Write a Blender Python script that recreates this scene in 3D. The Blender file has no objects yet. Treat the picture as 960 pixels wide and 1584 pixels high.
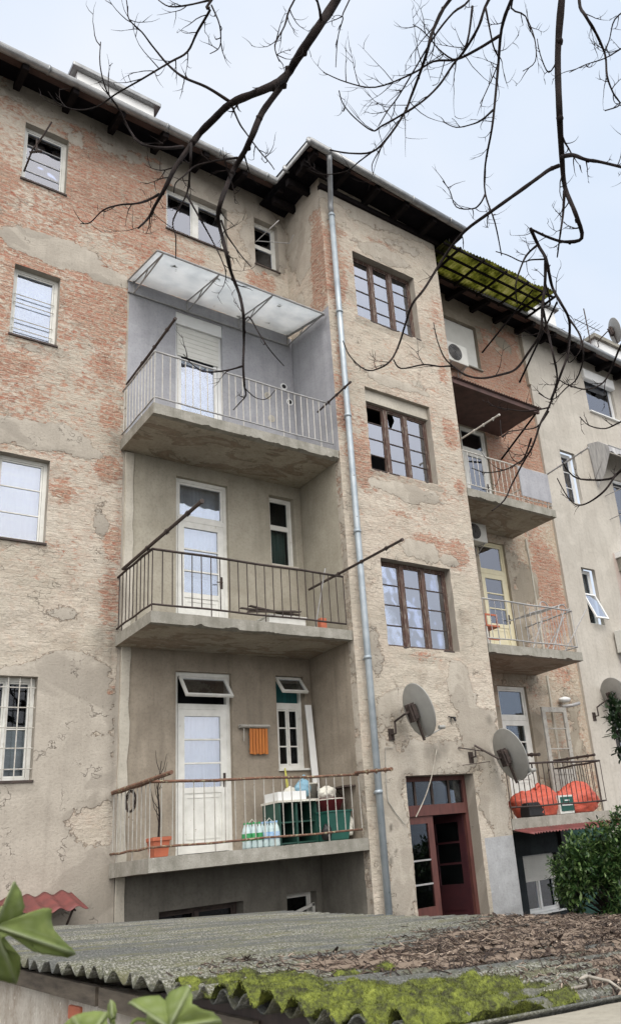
import bpy, math, random
import numpy as np
from mathutils import Vector, Matrix
R = math.radians
random.seed(7)
SC = bpy.context.scene
COL = SC.collection

# ------------------------------------------------------------------ camera
YAW, PITCH, ROLL, FPX, PPX, PPY = 0.71848817, 0.34982425, -0.1080872, 1253.314, 647.888, 849.835
_F = np.array([math.sin(YAW)*math.cos(PITCH), math.cos(YAW)*math.cos(PITCH), math.sin(PITCH)])
_r = np.array([math.cos(YAW), -math.sin(YAW), 0.0]); _u = np.cross(_r, _F)
_RT = _r*math.cos(ROLL)+_u*math.sin(ROLL); _UP = -_r*math.sin(ROLL)+_u*math.cos(ROLL)
cam = bpy.data.cameras.new("camera"); camo = bpy.data.objects.new("camera", cam); COL.objects.link(camo)
camo.matrix_world = Matrix(((_RT[0], _UP[0], -_F[0], 0), (_RT[1], _UP[1], -_F[1], 0), (_RT[2], _UP[2], -_F[2], 0), (0, 0, 0, 1)))
cam.sensor_fit = 'VERTICAL'; cam.sensor_height = 36.0; cam.lens = FPX/1584*36.0
cam.shift_x = -(PPX-480)/1584; cam.shift_y = (PPY-792)/1584
cam.dof.use_dof = True; cam.dof.focus_distance = 11.0; cam.dof.aperture_fstop = 9.0
cam.clip_start = 0.05; cam.clip_end = 2000
SC.camera = camo

def ray(x, y):
    return _RT*((x-PPX)/FPX) - _UP*((y-PPY)/FPX) + _F
def at(x, y, d):                      # point seen at photo pixel, d metres in front of the lens
    return Vector(ray(x, y)*d)

# ------------------------------------------------------------------ world and sun
W = bpy.data.worlds.new("World"); SC.world = W; W.use_nodes = True
nt = W.node_tree; nt.nodes.clear()
def N(nt, t, **k):
    n = nt.nodes.new(t)
    for a, b in k.items(): setattr(n, a, b)
    return n
out = N(nt, 'ShaderNodeOutputWorld'); bg = N(nt, 'ShaderNodeBackground'); nt.links.new(bg.outputs[0], out.inputs[0])
sky = N(nt, 'ShaderNodeTexSky', sky_type='NISHITA'); sky.sun_disc = False
SUN_EL, SUN_AZ = 52, 205          # azimuth clockwise from +Y: high cloud-veiled sun behind the camera
sky.sun_elevation = R(SUN_EL); sky.sun_rotation = R(SUN_AZ); sky.dust_density = 3.0
tc = N(nt, 'ShaderNodeTexCoord')
nz = N(nt, 'ShaderNodeTexNoise'); nz.inputs['Scale'].default_value = 2.2; nz.inputs['Detail'].default_value = 4; nz.inputs['Roughness'].default_value = .45
mp = N(nt, 'ShaderNodeMapping'); mp.inputs['Scale'].default_value = (1, 1, 2.2)
nt.links.new(tc.outputs['Generated'], mp.inputs[0]); nt.links.new(mp.outputs[0], nz.inputs['Vector'])
cr = N(nt, 'ShaderNodeValToRGB')
cr.color_ramp.elements[0].position = .35; cr.color_ramp.elements[0].color = (8.1, 9.15, 10.7, 1)
cr.color_ramp.elements[1].position = .68; cr.color_ramp.elements[1].color = (9.9, 10.3, 11.1, 1)
nt.links.new(nz.outputs[0], cr.inputs[0])
dt = N(nt, 'ShaderNodeVectorMath', operation='DOT_PRODUCT')
nt.links.new(tc.outputs['Generated'], dt.inputs[0]); dt.inputs[1].default_value = (-.38, -.72, .58)
mr = N(nt, 'ShaderNodeMapRange'); mr.inputs['From Min'].default_value = .25; mr.inputs['From Max'].default_value = 1; mr.inputs['To Min'].default_value = 1; mr.inputs['To Max'].default_value = 2.7
mr.interpolation_type = 'SMOOTHSTEP'
nt.links.new(dt.outputs['Value'], mr.inputs['Value'])
vm = N(nt, 'ShaderNodeVectorMath', operation='SCALE'); nt.links.new(cr.outputs[0], vm.inputs[0]); nt.links.new(mr.outputs[0], vm.inputs['Scale'])
mx = N(nt, 'ShaderNodeMix', data_type='RGBA'); mx.inputs['Factor'].default_value = .9
wm = N(nt, 'ShaderNodeMix', data_type='RGBA'); wm.inputs[6].default_value = (1, 1, 1, 1); wm.inputs[7].default_value = (1.10, .975, .84, 1)   # unseen sky round the sun, brightened and tinted warm to light the facade
m2_ = N(nt, 'ShaderNodeMapRange'); m2_.inputs['From Min'].default_value = .25; m2_.inputs['From Max'].default_value = .9; nt.links.new(dt.outputs['Value'], m2_.inputs['Value']); nt.links.new(m2_.outputs[0], wm.inputs[0])
vt = N(nt, 'ShaderNodeVectorMath', operation='MULTIPLY'); nt.links.new(vm.outputs[0], vt.inputs[0]); nt.links.new(wm.outputs[2], vt.inputs[1])
nt.links.new(sky.outputs[0], mx.inputs[6]); nt.links.new(vt.outputs[0], mx.inputs[7])
nt.links.new(mx.outputs[2], bg.inputs[0]); bg.inputs[1].default_value = .1
sl = bpy.data.lights.new("sun", 'SUN'); sl.energy = 1.7; sl.angle = R(35); sl.color = (1, .965, .91)
so = bpy.data.objects.new("sun", sl); COL.objects.link(so)
_sd = Vector((math.sin(R(SUN_AZ))*math.cos(R(SUN_EL)), math.cos(R(SUN_AZ))*math.cos(R(SUN_EL)), math.sin(R(SUN_EL))))
so.rotation_euler = _sd.to_track_quat('Z', 'Y').to_euler(); so.location = _sd*40
SC.view_settings.view_transform = 'Standard'; SC.view_settings.look = 'None'; SC.view_settings.gamma = 1; SC.view_settings.use_curve_mapping = False
SC.view_settings.exposure = 0.0

# ------------------------------------------------------------------ noise in numpy
def _h(i, j, s):
    n = (i.astype(np.int64)*374761393 + j.astype(np.int64)*668265263 + s*982451653) & 0xffffffff
    n = ((n ^ (n >> 13))*1274126177) & 0xffffffff
    return ((n ^ (n >> 16)) & 0xffff)/65535.0
def vnoise(x, y, s=0):
    x = np.asarray(x, float); y = np.asarray(y, float)
    i = np.floor(x); j = np.floor(y); fx = x-i; fy = y-j
    fx = fx*fx*(3-2*fx); fy = fy*fy*(3-2*fy); i = i.astype(np.int64); j = j.astype(np.int64)
    a = _h(i, j, s); b = _h(i+1, j, s); c = _h(i, j+1, s); d = _h(i+1, j+1, s)
    return (a*(1-fx)+b*fx)*(1-fy)+(c*(1-fx)+d*fx)*fy
def fbm(x, y, s=0, o=4, g=.5):
    t = 0; a = 1; n = 0
    for k in range(o):
        t = t+a*vnoise(np.asarray(x)*2**k, np.asarray(y)*2**k, s+k*17); n += a; a *= g
    return t/n

# ------------------------------------------------------------------ materials
def mat(name):
    m = bpy.data.materials.new(name); m.use_nodes = True
    return m, m.node_tree, m.node_tree.nodes['Principled BSDF']
def coords(nt, kind='Object'):
    return N(nt, 'ShaderNodeTexCoord').outputs[kind]
def noise(nt, vec, scale, detail=4, rough=.55, dist=0):
    n = N(nt, 'ShaderNodeTexNoise'); n.inputs['Scale'].default_value = scale; n.inputs['Detail'].default_value = detail
    n.inputs['Roughness'].default_value = rough; n.inputs['Distortion'].default_value = dist
    nt.links.new(vec, n.inputs['Vector']); return n.outputs[0]
def ramp(nt, fac, stops):
    r = N(nt, 'ShaderNodeValToRGB'); e = r.color_ramp.elements
    while len(e) < len(stops): e.new(.5)
    for k, (p, c) in enumerate(stops):
        e[k].position = p; e[k].color = (c, c, c, 1) if not hasattr(c, '__len__') else (*c[:3], 1)
    nt.links.new(fac, r.inputs[0]); return r.outputs[0]
def mix(nt, f, a, b, blend='MIX'):
    m = N(nt, 'ShaderNodeMix', data_type='RGBA', blend_type=blend)
    for v, i in ((f, 0), (a, 6), (b, 7)):
        if isinstance(v, (int, float)): m.inputs[i].default_value = v if i == 0 else (v, v, v, 1)
        elif isinstance(v, tuple): m.inputs[i].default_value = (*v[:3], 1)
        else: nt.links.new(v, m.inputs[i])
    return m.outputs[2]
def math_(nt, op, a, b=None, c=None, clamp=False):
    m = N(nt, 'ShaderNodeMath', operation=op, use_clamp=clamp)
    for k, v in enumerate((a, b, c)):
        if v is None: continue
        if isinstance(v, (int, float)): m.inputs[k].default_value = v
        else: nt.links.new(v, m.inputs[k])
    return m.outputs[0]
def scalev(nt, vec, s):
    m = N(nt, 'ShaderNodeMapping'); m.inputs['Scale'].default_value = s; nt.links.new(vec, m.inputs[0]); return m.outputs[0]
def bump(nt, p, h, strength=.5, dist=.01):
    b = N(nt, 'ShaderNodeBump'); b.inputs['Strength'].default_value = strength; b.inputs['Distance'].default_value = dist
    nt.links.new(h, b.inputs['Height']); nt.links.new(b.outputs[0], p.inputs['Normal'])

def simple(name, c1, c2=None, scale=8, rough=.7, bmp=.2, dist=.004, metallic=0, stretch=(1, 1, 1), spots=None, spec=.4):
    m, nt, p = mat(name)
    c2 = c2 or tuple(x*.7 for x in c1)
    v = scalev(nt, coords(nt), stretch)
    n = noise(nt, v, scale, 6, .6)
    col = ramp(nt, n, [(.3, c2), (.65, c1)])
    if spots:
        sc, thr, c3 = spots
        n2 = noise(nt, v, sc, 5, .65)
        col = mix(nt, ramp(nt, n2, [(thr, 0.), (thr+.05, 1.)]), col, c3)
    nt.links.new(col, p.inputs['Base Color']); p.inputs['Roughness'].default_value = rough; p.inputs['Metallic'].default_value = metallic
    p.inputs['Specular IOR Level'].default_value = spec
    if bmp: bump(nt, p, noise(nt, v, scale*5, 5, .6), bmp, dist)
    return m

def wall_material(name, brick_a, brick_b, mortar, wash_a, wash_b, pl_a, pl_b, wash_bias=0.0):
    """old facade: brick courses, worn lime render over them, and smoother plaster; which is where is in the 'mask' attribute"""
    m, nt, p = mat(name)
    uv = coords(nt, 'UV')
    at_ = N(nt, 'ShaderNodeAttribute', attribute_name='mask'); sep = N(nt, 'ShaderNodeSeparateColor'); nt.links.new(at_.outputs['Color'], sep.inputs[0])
    Rr, Gg, Bb = sep.outputs
    # wobble the courses
    nn = N(nt, 'ShaderNodeTexNoise'); nn.inputs['Scale'].default_value = 9; nn.inputs['Detail'].default_value = 3; nt.links.new(uv, nn.inputs['Vector'])
    sb = N(nt, 'ShaderNodeVectorMath', operation='SUBTRACT'); nt.links.new(nn.outputs['Color'], sb.inputs[0]); sb.inputs[1].default_value = (.5, .5, .5)
    scv = N(nt, 'ShaderNodeVectorMath', operation='SCALE'); nt.links.new(sb.outputs[0], scv.inputs[0]); scv.inputs['Scale'].default_value = .062
    ad = N(nt, 'ShaderNodeVectorMath', operation='ADD'); nt.links.new(uv, ad.inputs[0]); nt.links.new(scv.outputs[0], ad.inputs[1])
    bt = N(nt, 'ShaderNodeTexBrick'); nt.links.new(ad.outputs[0], bt.inputs['Vector'])
    bt.inputs['Scale'].default_value = 1; bt.inputs['Brick Width'].default_value = .235; bt.inputs['Row Height'].default_value = .077
    bt.inputs['Mortar Size'].default_value = .013; bt.inputs['Mortar Smooth'].default_value = .9; bt.inputs['Bias'].default_value = 0
    bt.inputs['Color1'].default_value = (*brick_a, 1); bt.inputs['Color2'].default_value = (*brick_b, 1); bt.inputs['Mortar'].default_value = (*mortar, 1)
    n3 = noise(nt, uv, 3.1, 5, .6); n30 = noise(nt, uv, 30, 5, .65); n9 = noise(nt, uv, 11, 6, .62); n1 = noise(nt, uv, 1.1, 4, .55)
    nst = noise(nt, scalev(nt, ad.outputs[0], (7.5, 14, 1)), 1.35, 7, .7, .5)
    cell = noise(nt, scalev(nt, ad.outputs[0], (4.3, 13, 1)), 1.0, 1.5, .6)
    bc = mix(nt, ramp(nt, cell, [(.34, .0), (.46, .75), (.52, .1), (.62, .95)]), bt.outputs['Color'], (.46, .315, .24))
    bc = mix(nt, ramp(nt, cell, [(.30, .55), (.38, 0.)]), bc, tuple(x*.62 for x in brick_a))
    bc = mix(nt, ramp(nt, n9, [(.45, 0.), (.7, .6)]), bc, (.46, .35, .28))
    bc = mix(nt, ramp(nt, n30, [(.3, .55), (.55, 0.)]), bc, tuple(x*.5 for x in brick_a))
    bc = mix(nt, ramp(nt, nst, [(.50, 0.), (.60, .75)]), bc, mortar)
    # lime wash / worn render: covers more where R is low
    cov = math_(nt, 'ADD', math_(nt, 'MULTIPLY', nst, 2.1), math_(nt, 'MULTIPLY', n3, 1.0))
    cov = math_(nt, 'SUBTRACT', cov, math_(nt, 'MULTIPLY', Rr, 1.10))
    cov = math_(nt, 'ADD', cov, -.93+wash_bias)
    washf = ramp(nt, cov, [(.0, 0.), (.22, .85), (.45, 1.)])
    wc = ramp(nt, n9, [(.3, wash_b), (.62, wash_a)])
    wc = mix(nt, ramp(nt, n30, [(.28, .5), (.5, 0.)]), wc, tuple(x*.62 for x in wash_b))
    wc = mix(nt, ramp(nt, n1, [(.4, 0.), (.7, .45)]), wc, (.46, .375, .30))
    wc = mix(nt, ramp(nt, nst, [(.52, 0.), (.62, .55)]), wc, (.63, .57, .47))
    wc = mix(nt, ramp(nt, nst, [(.33, .4), (.41, 0.)]), wc, (.27, .205, .155))
    wc = mix(nt, ramp(nt, noise(nt, uv, 5.5, 5, .6, .8), [(.54, 0.), (.70, .45)]), wc, (.47, .345, .265))
    wc = mix(nt, ramp(nt, noise(nt, uv, .7, 5, .6, .3), [(.42, 0.), (.6, .55)]), wc, (.42, .385, .315))
    wc = mix(nt, math_(nt, 'MULTIPLY', bt.outputs['Fac'], math_(nt, 'MULTIPLY', ramp(nt, n9, [(.45, 0.), (.7, 1.)]), .26)), wc, tuple(x*.6 for x in wash_b))
    col = mix(nt, washf, bc, wc)
    # smooth plaster
    crev = ramp(nt, noise(nt, scalev(nt, ad.outputs[0], (9, 19, 1)), 1.6, 6, .7, .3), [(.33, .75), (.40, 0.)])
    col = mix(nt, math_(nt, 'MULTIPLY', crev, math_(nt, 'ADD', .22, math_(nt, 'MULTIPLY', Rr, .7))), col, (.10, .068, .05))
    col = mix(nt, ramp(nt, noise(nt, uv, 1.7, 6, .65, .4), [(.55, 0.), (.75, .45)]), col, (.20, .15, .11))
    e = math_(nt, 'ADD', Gg, math_(nt, 'MULTIPLY', math_(nt, 'SUBTRACT', math_(nt, 'ADD', math_(nt, 'MULTIPLY', n3, .6), math_(nt, 'MULTIPLY', n9, .4)), .5), 1.5))
    sm = ramp(nt, e, [(.48, 0.), (.515, 1.)])
    rim = ramp(nt, e, [(.44, 0.), (.485, .75), (.50, 0.)])
    pc = ramp(nt, n3, [(.3, pl_b), (.68, pl_a)])
    pc = mix(nt, ramp(nt, n30, [(.3, .35), (.5, 0.)]), pc, tuple(x*.6 for x in pl_b))
    vst = noise(nt, scalev(nt, uv, (7, .6, 1)), 1.2, 5, .6)
    pc = mix(nt, ramp(nt, vst, [(.5, 0.), (.75, .35)]), pc, tuple(x*.62 for x in pl_b))
    # newer flat patches of repair plaster
    vor = noise(nt, uv, .9, 2, .5, .6)
    pc = mix(nt, ramp(nt, vor, [(.56, 0.), (.575, .55)]), pc, tuple(x*.8 for x in pl_b))
    col = mix(nt, sm, col, pc)
    col = mix(nt, rim, col, (.17, .125, .09))
    # hairline cracks
    vo = N(nt, 'ShaderNodeTexVoronoi', feature='DISTANCE_TO_EDGE'); vo.inputs['Scale'].default_value = 1.3
    wv = mix(nt, .35, uv, nn.outputs['Color']); nt.links.new(wv, vo.inputs['Vector'])
    ck = math_(nt, 'MULTIPLY', ramp(nt, vo.outputs['Distance'], [(.0, 1.), (.010, 0.)]), ramp(nt, n3, [(.5, 0.), (.6, .7)]))
    col = mix(nt, ck, col, (.12, .10, .08))
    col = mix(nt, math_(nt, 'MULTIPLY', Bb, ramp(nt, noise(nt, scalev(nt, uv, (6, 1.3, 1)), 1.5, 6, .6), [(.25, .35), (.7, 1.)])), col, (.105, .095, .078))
    nt.links.new(col, p.inputs['Base Color']); p.inputs['Roughness'].default_value = .93; p.inputs['Specular IOR Level'].default_value = .2
    inv = math_(nt, 'SUBTRACT', 1, bt.outputs['Fac'])
    rough_amt = math_(nt, 'SUBTRACT', 1, math_(nt, 'MULTIPLY', sm, .9))
    h = math_(nt, 'MULTIPLY', math_(nt, 'ADD', math_(nt, 'MULTIPLY', inv, math_(nt, 'MULTIPLY', ramp(nt, n9, [(.38, .15), (.68, 1.)]), math_(nt, 'ADD', .16, math_(nt, 'MULTIPLY', Rr, .42)))), math_(nt, 'MULTIPLY', nst, math_(nt, 'ADD', .95, math_(nt, 'MULTIPLY', Rr, 1.0)))), rough_amt)
    h = math_(nt, 'ADD', h, math_(nt, 'MULTIPLY', n30, .35)); h = math_(nt, 'ADD', h, math_(nt, 'MULTIPLY', sm, .9))
    h = math_(nt, 'SUBTRACT', h, math_(nt, 'MULTIPLY', ck, .5))
    bump(nt, p, h, .95, .024)
    return m

def plaster(name, a, b, dark=None, streak=.3, spots=.0, scale=3, bmp=.4):
    m, nt, p = mat(name); v = coords(nt)
    n = noise(nt, v, scale, 6, .6); n2 = noise(nt, v, scale*9, 5, .65)
    col = ramp(nt, n, [(.3, b), (.68, a)])
    d = dark or tuple(x*.45 for x in b)
    col = mix(nt, ramp(nt, n2, [(.3, .3), (.52, 0.)]), col, d)
    st = noise(nt, scalev(nt, v, (6, 6, .5)), 1.3, 6, .62)
    col = mix(nt, ramp(nt, st, [(.5, 0.), (.78, streak)]), col, d)
    big = noise(nt, v, .8, 3, .5, .5)
    col = mix(nt, ramp(nt, big, [(.54, 0.), (.56, .22)]), col, tuple(x*.75 for x in b))
    if spots:
        col = mix(nt, ramp(nt, noise(nt, v, scale*4, 6, .7), [(.62, 0.), (.66, spots)]), col, tuple(min(1, x*1.35) for x in a))
    nt.links.new(col, p.inputs['Base Color']); p.inputs['Roughness'].default_value = .92; p.inputs['Specular IOR Level'].default_value = .25
    bump(nt, p, math_(nt, 'ADD', n2, math_(nt, 'MULTIPLY', n, .8)), bmp, .012)
    return m

def glass(name, refl=.22, tint=(.9, .93, .95), fk=1.0):
    m, nt, p = mat(name); nt.nodes.remove(p)
    o = nt.nodes['Material Output']
    t = N(nt, 'ShaderNodeBsdfTransparent'); t.inputs[0].default_value = (*tint, 1)
    g = N(nt, 'ShaderNodeBsdfGlossy'); g.inputs['Roughness'].default_value = .015; g.inputs['Color'].default_value = (.86, .89, .98, 1)
    fr = N(nt, 'ShaderNodeFresnel'); fr.inputs[0].default_value = 1.5
    f = math_(nt, 'ADD', math_(nt, 'MULTIPLY', fr.outputs[0], fk), refl, clamp=True)
    b = N(nt, 'ShaderNodeBump'); b.inputs['Strength'].default_value = .25; b.inputs['Distance'].default_value = .02
    nt.links.new(noise(nt, coords(nt), 1.8, 2), b.inputs['Height']); nt.links.new(b.outputs[0], g.inputs['Normal'])
    s = N(nt, 'ShaderNodeMixShader'); nt.links.new(f, s.inputs[0]); nt.links.new(t.outputs[0], s.inputs[1]); nt.links.new(g.outputs[0], s.inputs[2])
    nt.links.new(s.outputs[0], o.inputs[0]); return m

M = {}
M['wall_l'] = wall_material('old facade masonry', (.40, .145, .09), (.45, .25, .165), (.47, .415, .33), (.575, .525, .45), (.45, .40, .33), (.455, .415, .355), (.365, .33, .28))
M['wall_b'] = wall_material('stair tower masonry', (.40, .155, .10), (.45, .26, .175), (.48, .415, .33), (.57, .515, .435), (.455, .40, .33), (.47, .43, .365), (.375, .335, .28), .04)
M['wall_r'] = wall_material('balcony bay masonry', (.41, .145, .085), (.47, .23, .14), (.43, .35, .27), (.50, .42, .32), (.38, .31, .23), (.40, .355, .285), (.31, .27, .21), -.26)
M['loggia'] = plaster('loggia plaster', (.40, .372, .305), (.315, .29, .232), streak=.3)
M['grey_paint'] = plaster('grey painted plaster', (.385, .39, .415), (.315, .32, .345), dark=(.17, .17, .18), streak=.35, bmp=.25)
M['cement'] = plaster('cement patch', (.42, .43, .44), (.335, .34, .345), streak=.25, spots=.4)
M['neighbour'] = plaster('pale neighbour plaster', (.52, .49, .435), (.43, .40, .35), dark=(.25, .23, .20), streak=.4, scale=1.6)
M['neighbour2'] = plaster('lower pink plaster', (.50, .42, .37), (.43, .36, .32))
M['concrete'] = plaster('balcony concrete', (.37, .355, .315), (.23, .22, .185), dark=(.09, .088, .065), streak=.5, spots=.5, scale=5)
M['soffit'] = plaster('slab underside', (.42, .38, .31), (.31, .28, .225), dark=(.10, .06, .04), streak=.3, scale=2.2)
_m = M['soffit'].node_tree; _p = _m.nodes['Principled BSDF']; _c = _p.inputs['Base Color'].links[0].from_socket
_v = scalev(_m, coords(_m), (1, 1.9, 2)); _n = noise(_m, _v, 1.3, 6, .62, .6)
_c = mix(_m, ramp(_m, _n, [(.54, 0.), (.56, .5), (.62, .3), (.66, 0.)]), _c, (.15, .085, .055)); _c = mix(_m, ramp(_m, _n, [(.53, 0.), (.54, .5), (.555, 0.)]), _c, (.05, .04, .03))
_m.links.new(_c, _p.inputs['Base Color'])
M['base_dark'] = plaster('dark blue grey base paint', (.045, .055, .06), (.025, .03, .034), streak=.3)
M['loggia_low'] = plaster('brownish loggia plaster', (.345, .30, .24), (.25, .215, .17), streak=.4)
M['shaded_base'] = plaster('shade-darkened dirty base plaster', (.20, .19, .165), (.135, .128, .11), streak=.4)  # dirt and the shade below the lowest slab are put into this colour
M['trim'] = plaster('corner trim plaster', (.52, .49, .42), (.42, .39, .33), streak=.2)
M['eave_wood'] = simple('near-black eave boards', (.012, .011, .013), (.006, .006, .008), 6, .9, .4, spec=.05)  # one near-black tone over all the boards
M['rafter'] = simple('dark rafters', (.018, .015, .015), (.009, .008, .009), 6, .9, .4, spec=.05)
M['zinc'] = simple('zinc gutter', (.33, .34, .345), (.20, .205, .21), 5, .45, .1, metallic=.65, stretch=(1, 1, 1))
M['pipe'] = simple('painted downpipe', (.42, .47, .50), (.28, .33, .37), 4, .45, .15, metallic=.3, spots=(9, .66, (.18, .19, .19)))
M['white'] = simple('old white paint', (.74, .74, .70), (.60, .60, .56), 6, .55, .25, spots=(14, .66, (.33, .28, .21)))
M['pvc'] = simple('white plastic', (.78, .79, .78), (.70, .71, .70), 4, .4, .05)
M['cream'] = simple('cream door paint', (.72, .66, .46), (.62, .57, .40), 6, .55, .2)
M['grey_frame'] = simple('grey weathered paint', (.42, .41, .37), (.28, .26, .23), 9, .7, .3, spots=(18, .62, (.16, .12, .09)))
M['brown'] = simple('weathered brown wood', (.12, .068, .052), (.05, .033, .028), 10, .7, .4, stretch=(3, 3, .5), spots=(16, .55, (.20, .175, .145)))
M['darkbrown'] = simple('dark window wood', (.07, .05, .042), (.035, .027, .024), 10, .7, .3)
M['red_door'] = simple('faded red door paint', (.125, .048, .040), (.08, .032, .028), 5, .55, .2, stretch=(3, 3, .7))
M['dark_red'] = simple('shaded red door paint', (.05, .013, .016), (.03, .009, .012), 5, .55, .2)
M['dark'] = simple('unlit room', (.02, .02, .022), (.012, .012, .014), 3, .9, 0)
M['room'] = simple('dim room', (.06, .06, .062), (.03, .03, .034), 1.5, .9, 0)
M['curtain'] = simple('white net curtain', (.66, .68, .70), (.45, .47, .50), 2.2, .9, .3, .01, stretch=(14, 14, .6))
M['curtain2'] = simple('pale blind', (.62, .64, .68), (.52, .54, .58), 2.0, .9, .1, stretch=(.6, .6, 14))
M['blue_curtain'] = simple('pale blue blind', (.33, .39, .48), (.22, .28, .38), 2.5, .9, .2, stretch=(1, 1, 4))
M['green_curtain'] = simple('green striped curtain', (.03, .12, .095), (.25, .30, .28), 1.6, .9, .3, stretch=(22, 1, .2))
M['teal'] = simple('teal curtain', (.015, .10, .105), (.01, .06, .065), 3, .9, .2, stretch=(9, 9, 1))
M['glass'] = glass('window glass', .2)
M['glass_dim'] = glass('dim window glass', .0, (.70, .73, .73), .6)
M['glass_mid'] = glass('stair window glass', .34)
M['old_board'] = simple('mouldy old board', (.15, .125, .095), (.06, .05, .04), 9, .9, .6, stretch=(1, .5, 3))
M['dark_metal'] = simple('dark iron', (.075, .055, .048), (.035, .028, .026), 12, .6, .3, metallic=.3)
M['rust'] = simple('rusty iron', (.20, .10, .065), (.09, .055, .04), 14, .8, .5, spots=(22, .56, (.30, .28, .18)))
M['grey_metal'] = simple('grey painted iron', (.42, .42, .42), (.28, .27, .26), 12, .5, .2, metallic=.2)
M['light_bar'] = simple('pale painted bars', (.55, .54, .50), (.40, .37, .32), 15, .6, .2)
M['dish'] = simple('grey dish enamel', (.33, .33, .31), (.26, .26, .245), 4, .5, .1, spots=(20, .72, (.15, .12, .1)))
M['acrylic'] = simple('milky canopy sheet', (.74, .76, .77), (.60, .63, .65), 3, .5, .1, spots=(2.6, .645, (.12, .125, .115)))
M['moss_sheet'] = None
M['red_tin'] = simple('red corrugated sheet', (.19, .055, .05), (.10, .038, .036), 6, .6, .2)
M['rust_tin'] = simple('dark brown sheet', (.10, .055, .048), (.055, .033, .03), 5, .7, .3)
M['terracotta'] = simple('terracotta plastic', (.50, .145, .075), (.38, .11, .06), 8, .6, .15)
M['orange_wood'] = simple('orange varnished slats', (.50, .17, .03), (.33, .10, .02), 8, .5, .2, stretch=(8, 1, .6))
M['bottle'] = simple('clear plastic', (.55, .66, .66), (.40, .52, .54), 12, .25, .1)
M['label_green'] = simple('green label', (.05, .35, .12), (.03, .2, .07), 10, .5, 0)
M['label_blue'] = simple('blue label', (.22, .42, .66), (.5, .6, .7), 10, .5, 0)
M['dark_green'] = simple('dark green board', (.02, .075, .055), (.012, .045, .035), 5, .6, .1)
M['bin_green'] = simple('green plastic bin', (.022, .11, .085), (.015, .075, .06), 4, .45, .1)
M['maroon'] = simple('maroon plastic', (.22, .025, .035), (.15, .02, .025), 6, .5, .1)
M['bag_blue'] = simple('blue plastic bag', (.24, .42, .52), (.16, .30, .40), 8, .4, .5, .02)
M['bag_white'] = simple('off-white bag', (.66, .65, .57), (.52, .5, .44), 8, .6, .5, .02)
M['bag_red'] = simple('red-orange plastic bag', (.62, .125, .075), (.46, .085, .055), 5, .45, .5, .03)
M['black'] = simple('black plastic', (.02, .02, .022), (.012, .012, .012), 5, .5, .1)
M['yellow'] = simple('yellow cord', (.62, .60, .12), None, 8, .6, 0)
M['bark'] = simple('dark bark', (.035, .026, .024), (.012, .010, .010), 22, .9, .9, .01, stretch=(1, 1, .4), spec=.15)
M['fabric'] = simple('awning fabric', (.30, .30, .31), (.55, .55, .54), 2, .9, .2, stretch=(9, 9, 1))
M['ac'] = simple('air conditioner casing', (.66, .66, .62), (.58, .58, .54), 4, .5, .05)
M['asphalt'] = simple('yard concrete', (.11, .105, .095), (.06, .058, .05), 3, .9, .4, .02)
M['roof_tile'] = simple('clay roof', (.10, .06, .05), (.06, .04, .035), 5, .9, .5, .03)
M['cable'] = simple('pale cable', (.45, .42, .36), (.25, .22, .18), 10, .7, 0)

# translucent mossy roofing
m, nt_, p = mat('mossy translucent sheet'); v = coords(nt_)
c = ramp(nt_, noise(nt_, v, 3.2, 6, .65), [(.34, (.07, .075, .025)), (.5, (.28, .285, .10)), (.7, (.48, .46, .27))])
nt_.links.new(c, p.inputs['Base Color']); p.inputs['Roughness'].default_value = .6
tl = N(nt_, 'ShaderNodeBsdfTranslucent'); nt_.links.new(c, tl.inputs[0]); ms = N(nt_, 'ShaderNodeMixShader'); ms.inputs[0].default_value = .88
nt_.links.new(p.outputs[0], ms.inputs[1]); nt_.links.new(tl.outputs[0], ms.inputs[2]); nt_.links.new(ms.outputs[0], nt_.nodes['Material Output'].inputs[0])
M['moss_sheet'] = m
# milky canopy lets light through
m = M['acrylic']; nt_ = m.node_tree; p = nt_.nodes['Principled BSDF']
tl = N(nt_, 'ShaderNodeBsdfTranslucent'); src = p.inputs['Base Color'].links[0].from_socket; nt_.links.new(src, tl.inputs[0])
ms = N(nt_, 'ShaderNodeMixShader'); ms.inputs[0].default_value = .8
nt_.links.new(p.outputs[0], ms.inputs[1]); nt_.links.new(tl.outputs[0], ms.inputs[2]); nt_.links.new(ms.outputs[0], nt_.nodes['Material Output'].inputs[0])

# old fibre-cement sheets of the shed
m, nt_, p = mat('lichened fibre cement'); v = coords(nt_)
a = noise(nt_, v, 2.0, 5, .6); b = noise(nt_, v, 42, 4, .75); c3 = noise(nt_, v, 9, 6, .7)
base = ramp(nt_, a, [(.3, (.055, .055, .05)), (.55, (.10, .097, .082)), (.75, (.155, .147, .122))])
sepx = N(nt_, 'ShaderNodeSeparateXYZ'); nt_.links.new(v, sepx.inputs[0])
gfac = math_(nt_, 'MULTIPLY', ramp(nt_, math_(nt_, 'ADD', math_(nt_, 'MULTIPLY', sepx.outputs[1], .1), math_(nt_, 'MULTIPLY', a, .6)), [(.45, 1.), (.95, 0.)]), ramp(nt_, c3, [(.35, .2), (.6, .9)]))
base = mix(nt_, gfac, base, (.105, .108, .06))
base = mix(nt_, ramp(nt_, noise(nt_, v, 85, 3, .7), [(.48, 0.), (.60, .8)]), base, (.34, .335, .30))
far = ramp(nt_, math_(nt_, 'ADD', math_(nt_, 'MULTIPLY', sepx.outputs[1], .12), math_(nt_, 'MULTIPLY', a, .35)), [(.0, .0), (.62, .15), (.95, .85)])
base = mix(nt_, math_(nt_, 'MULTIPLY', far, ramp(nt_, b, [(.38, .35), (.60, 1.)])), base, (.42, .41, .375))
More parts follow.
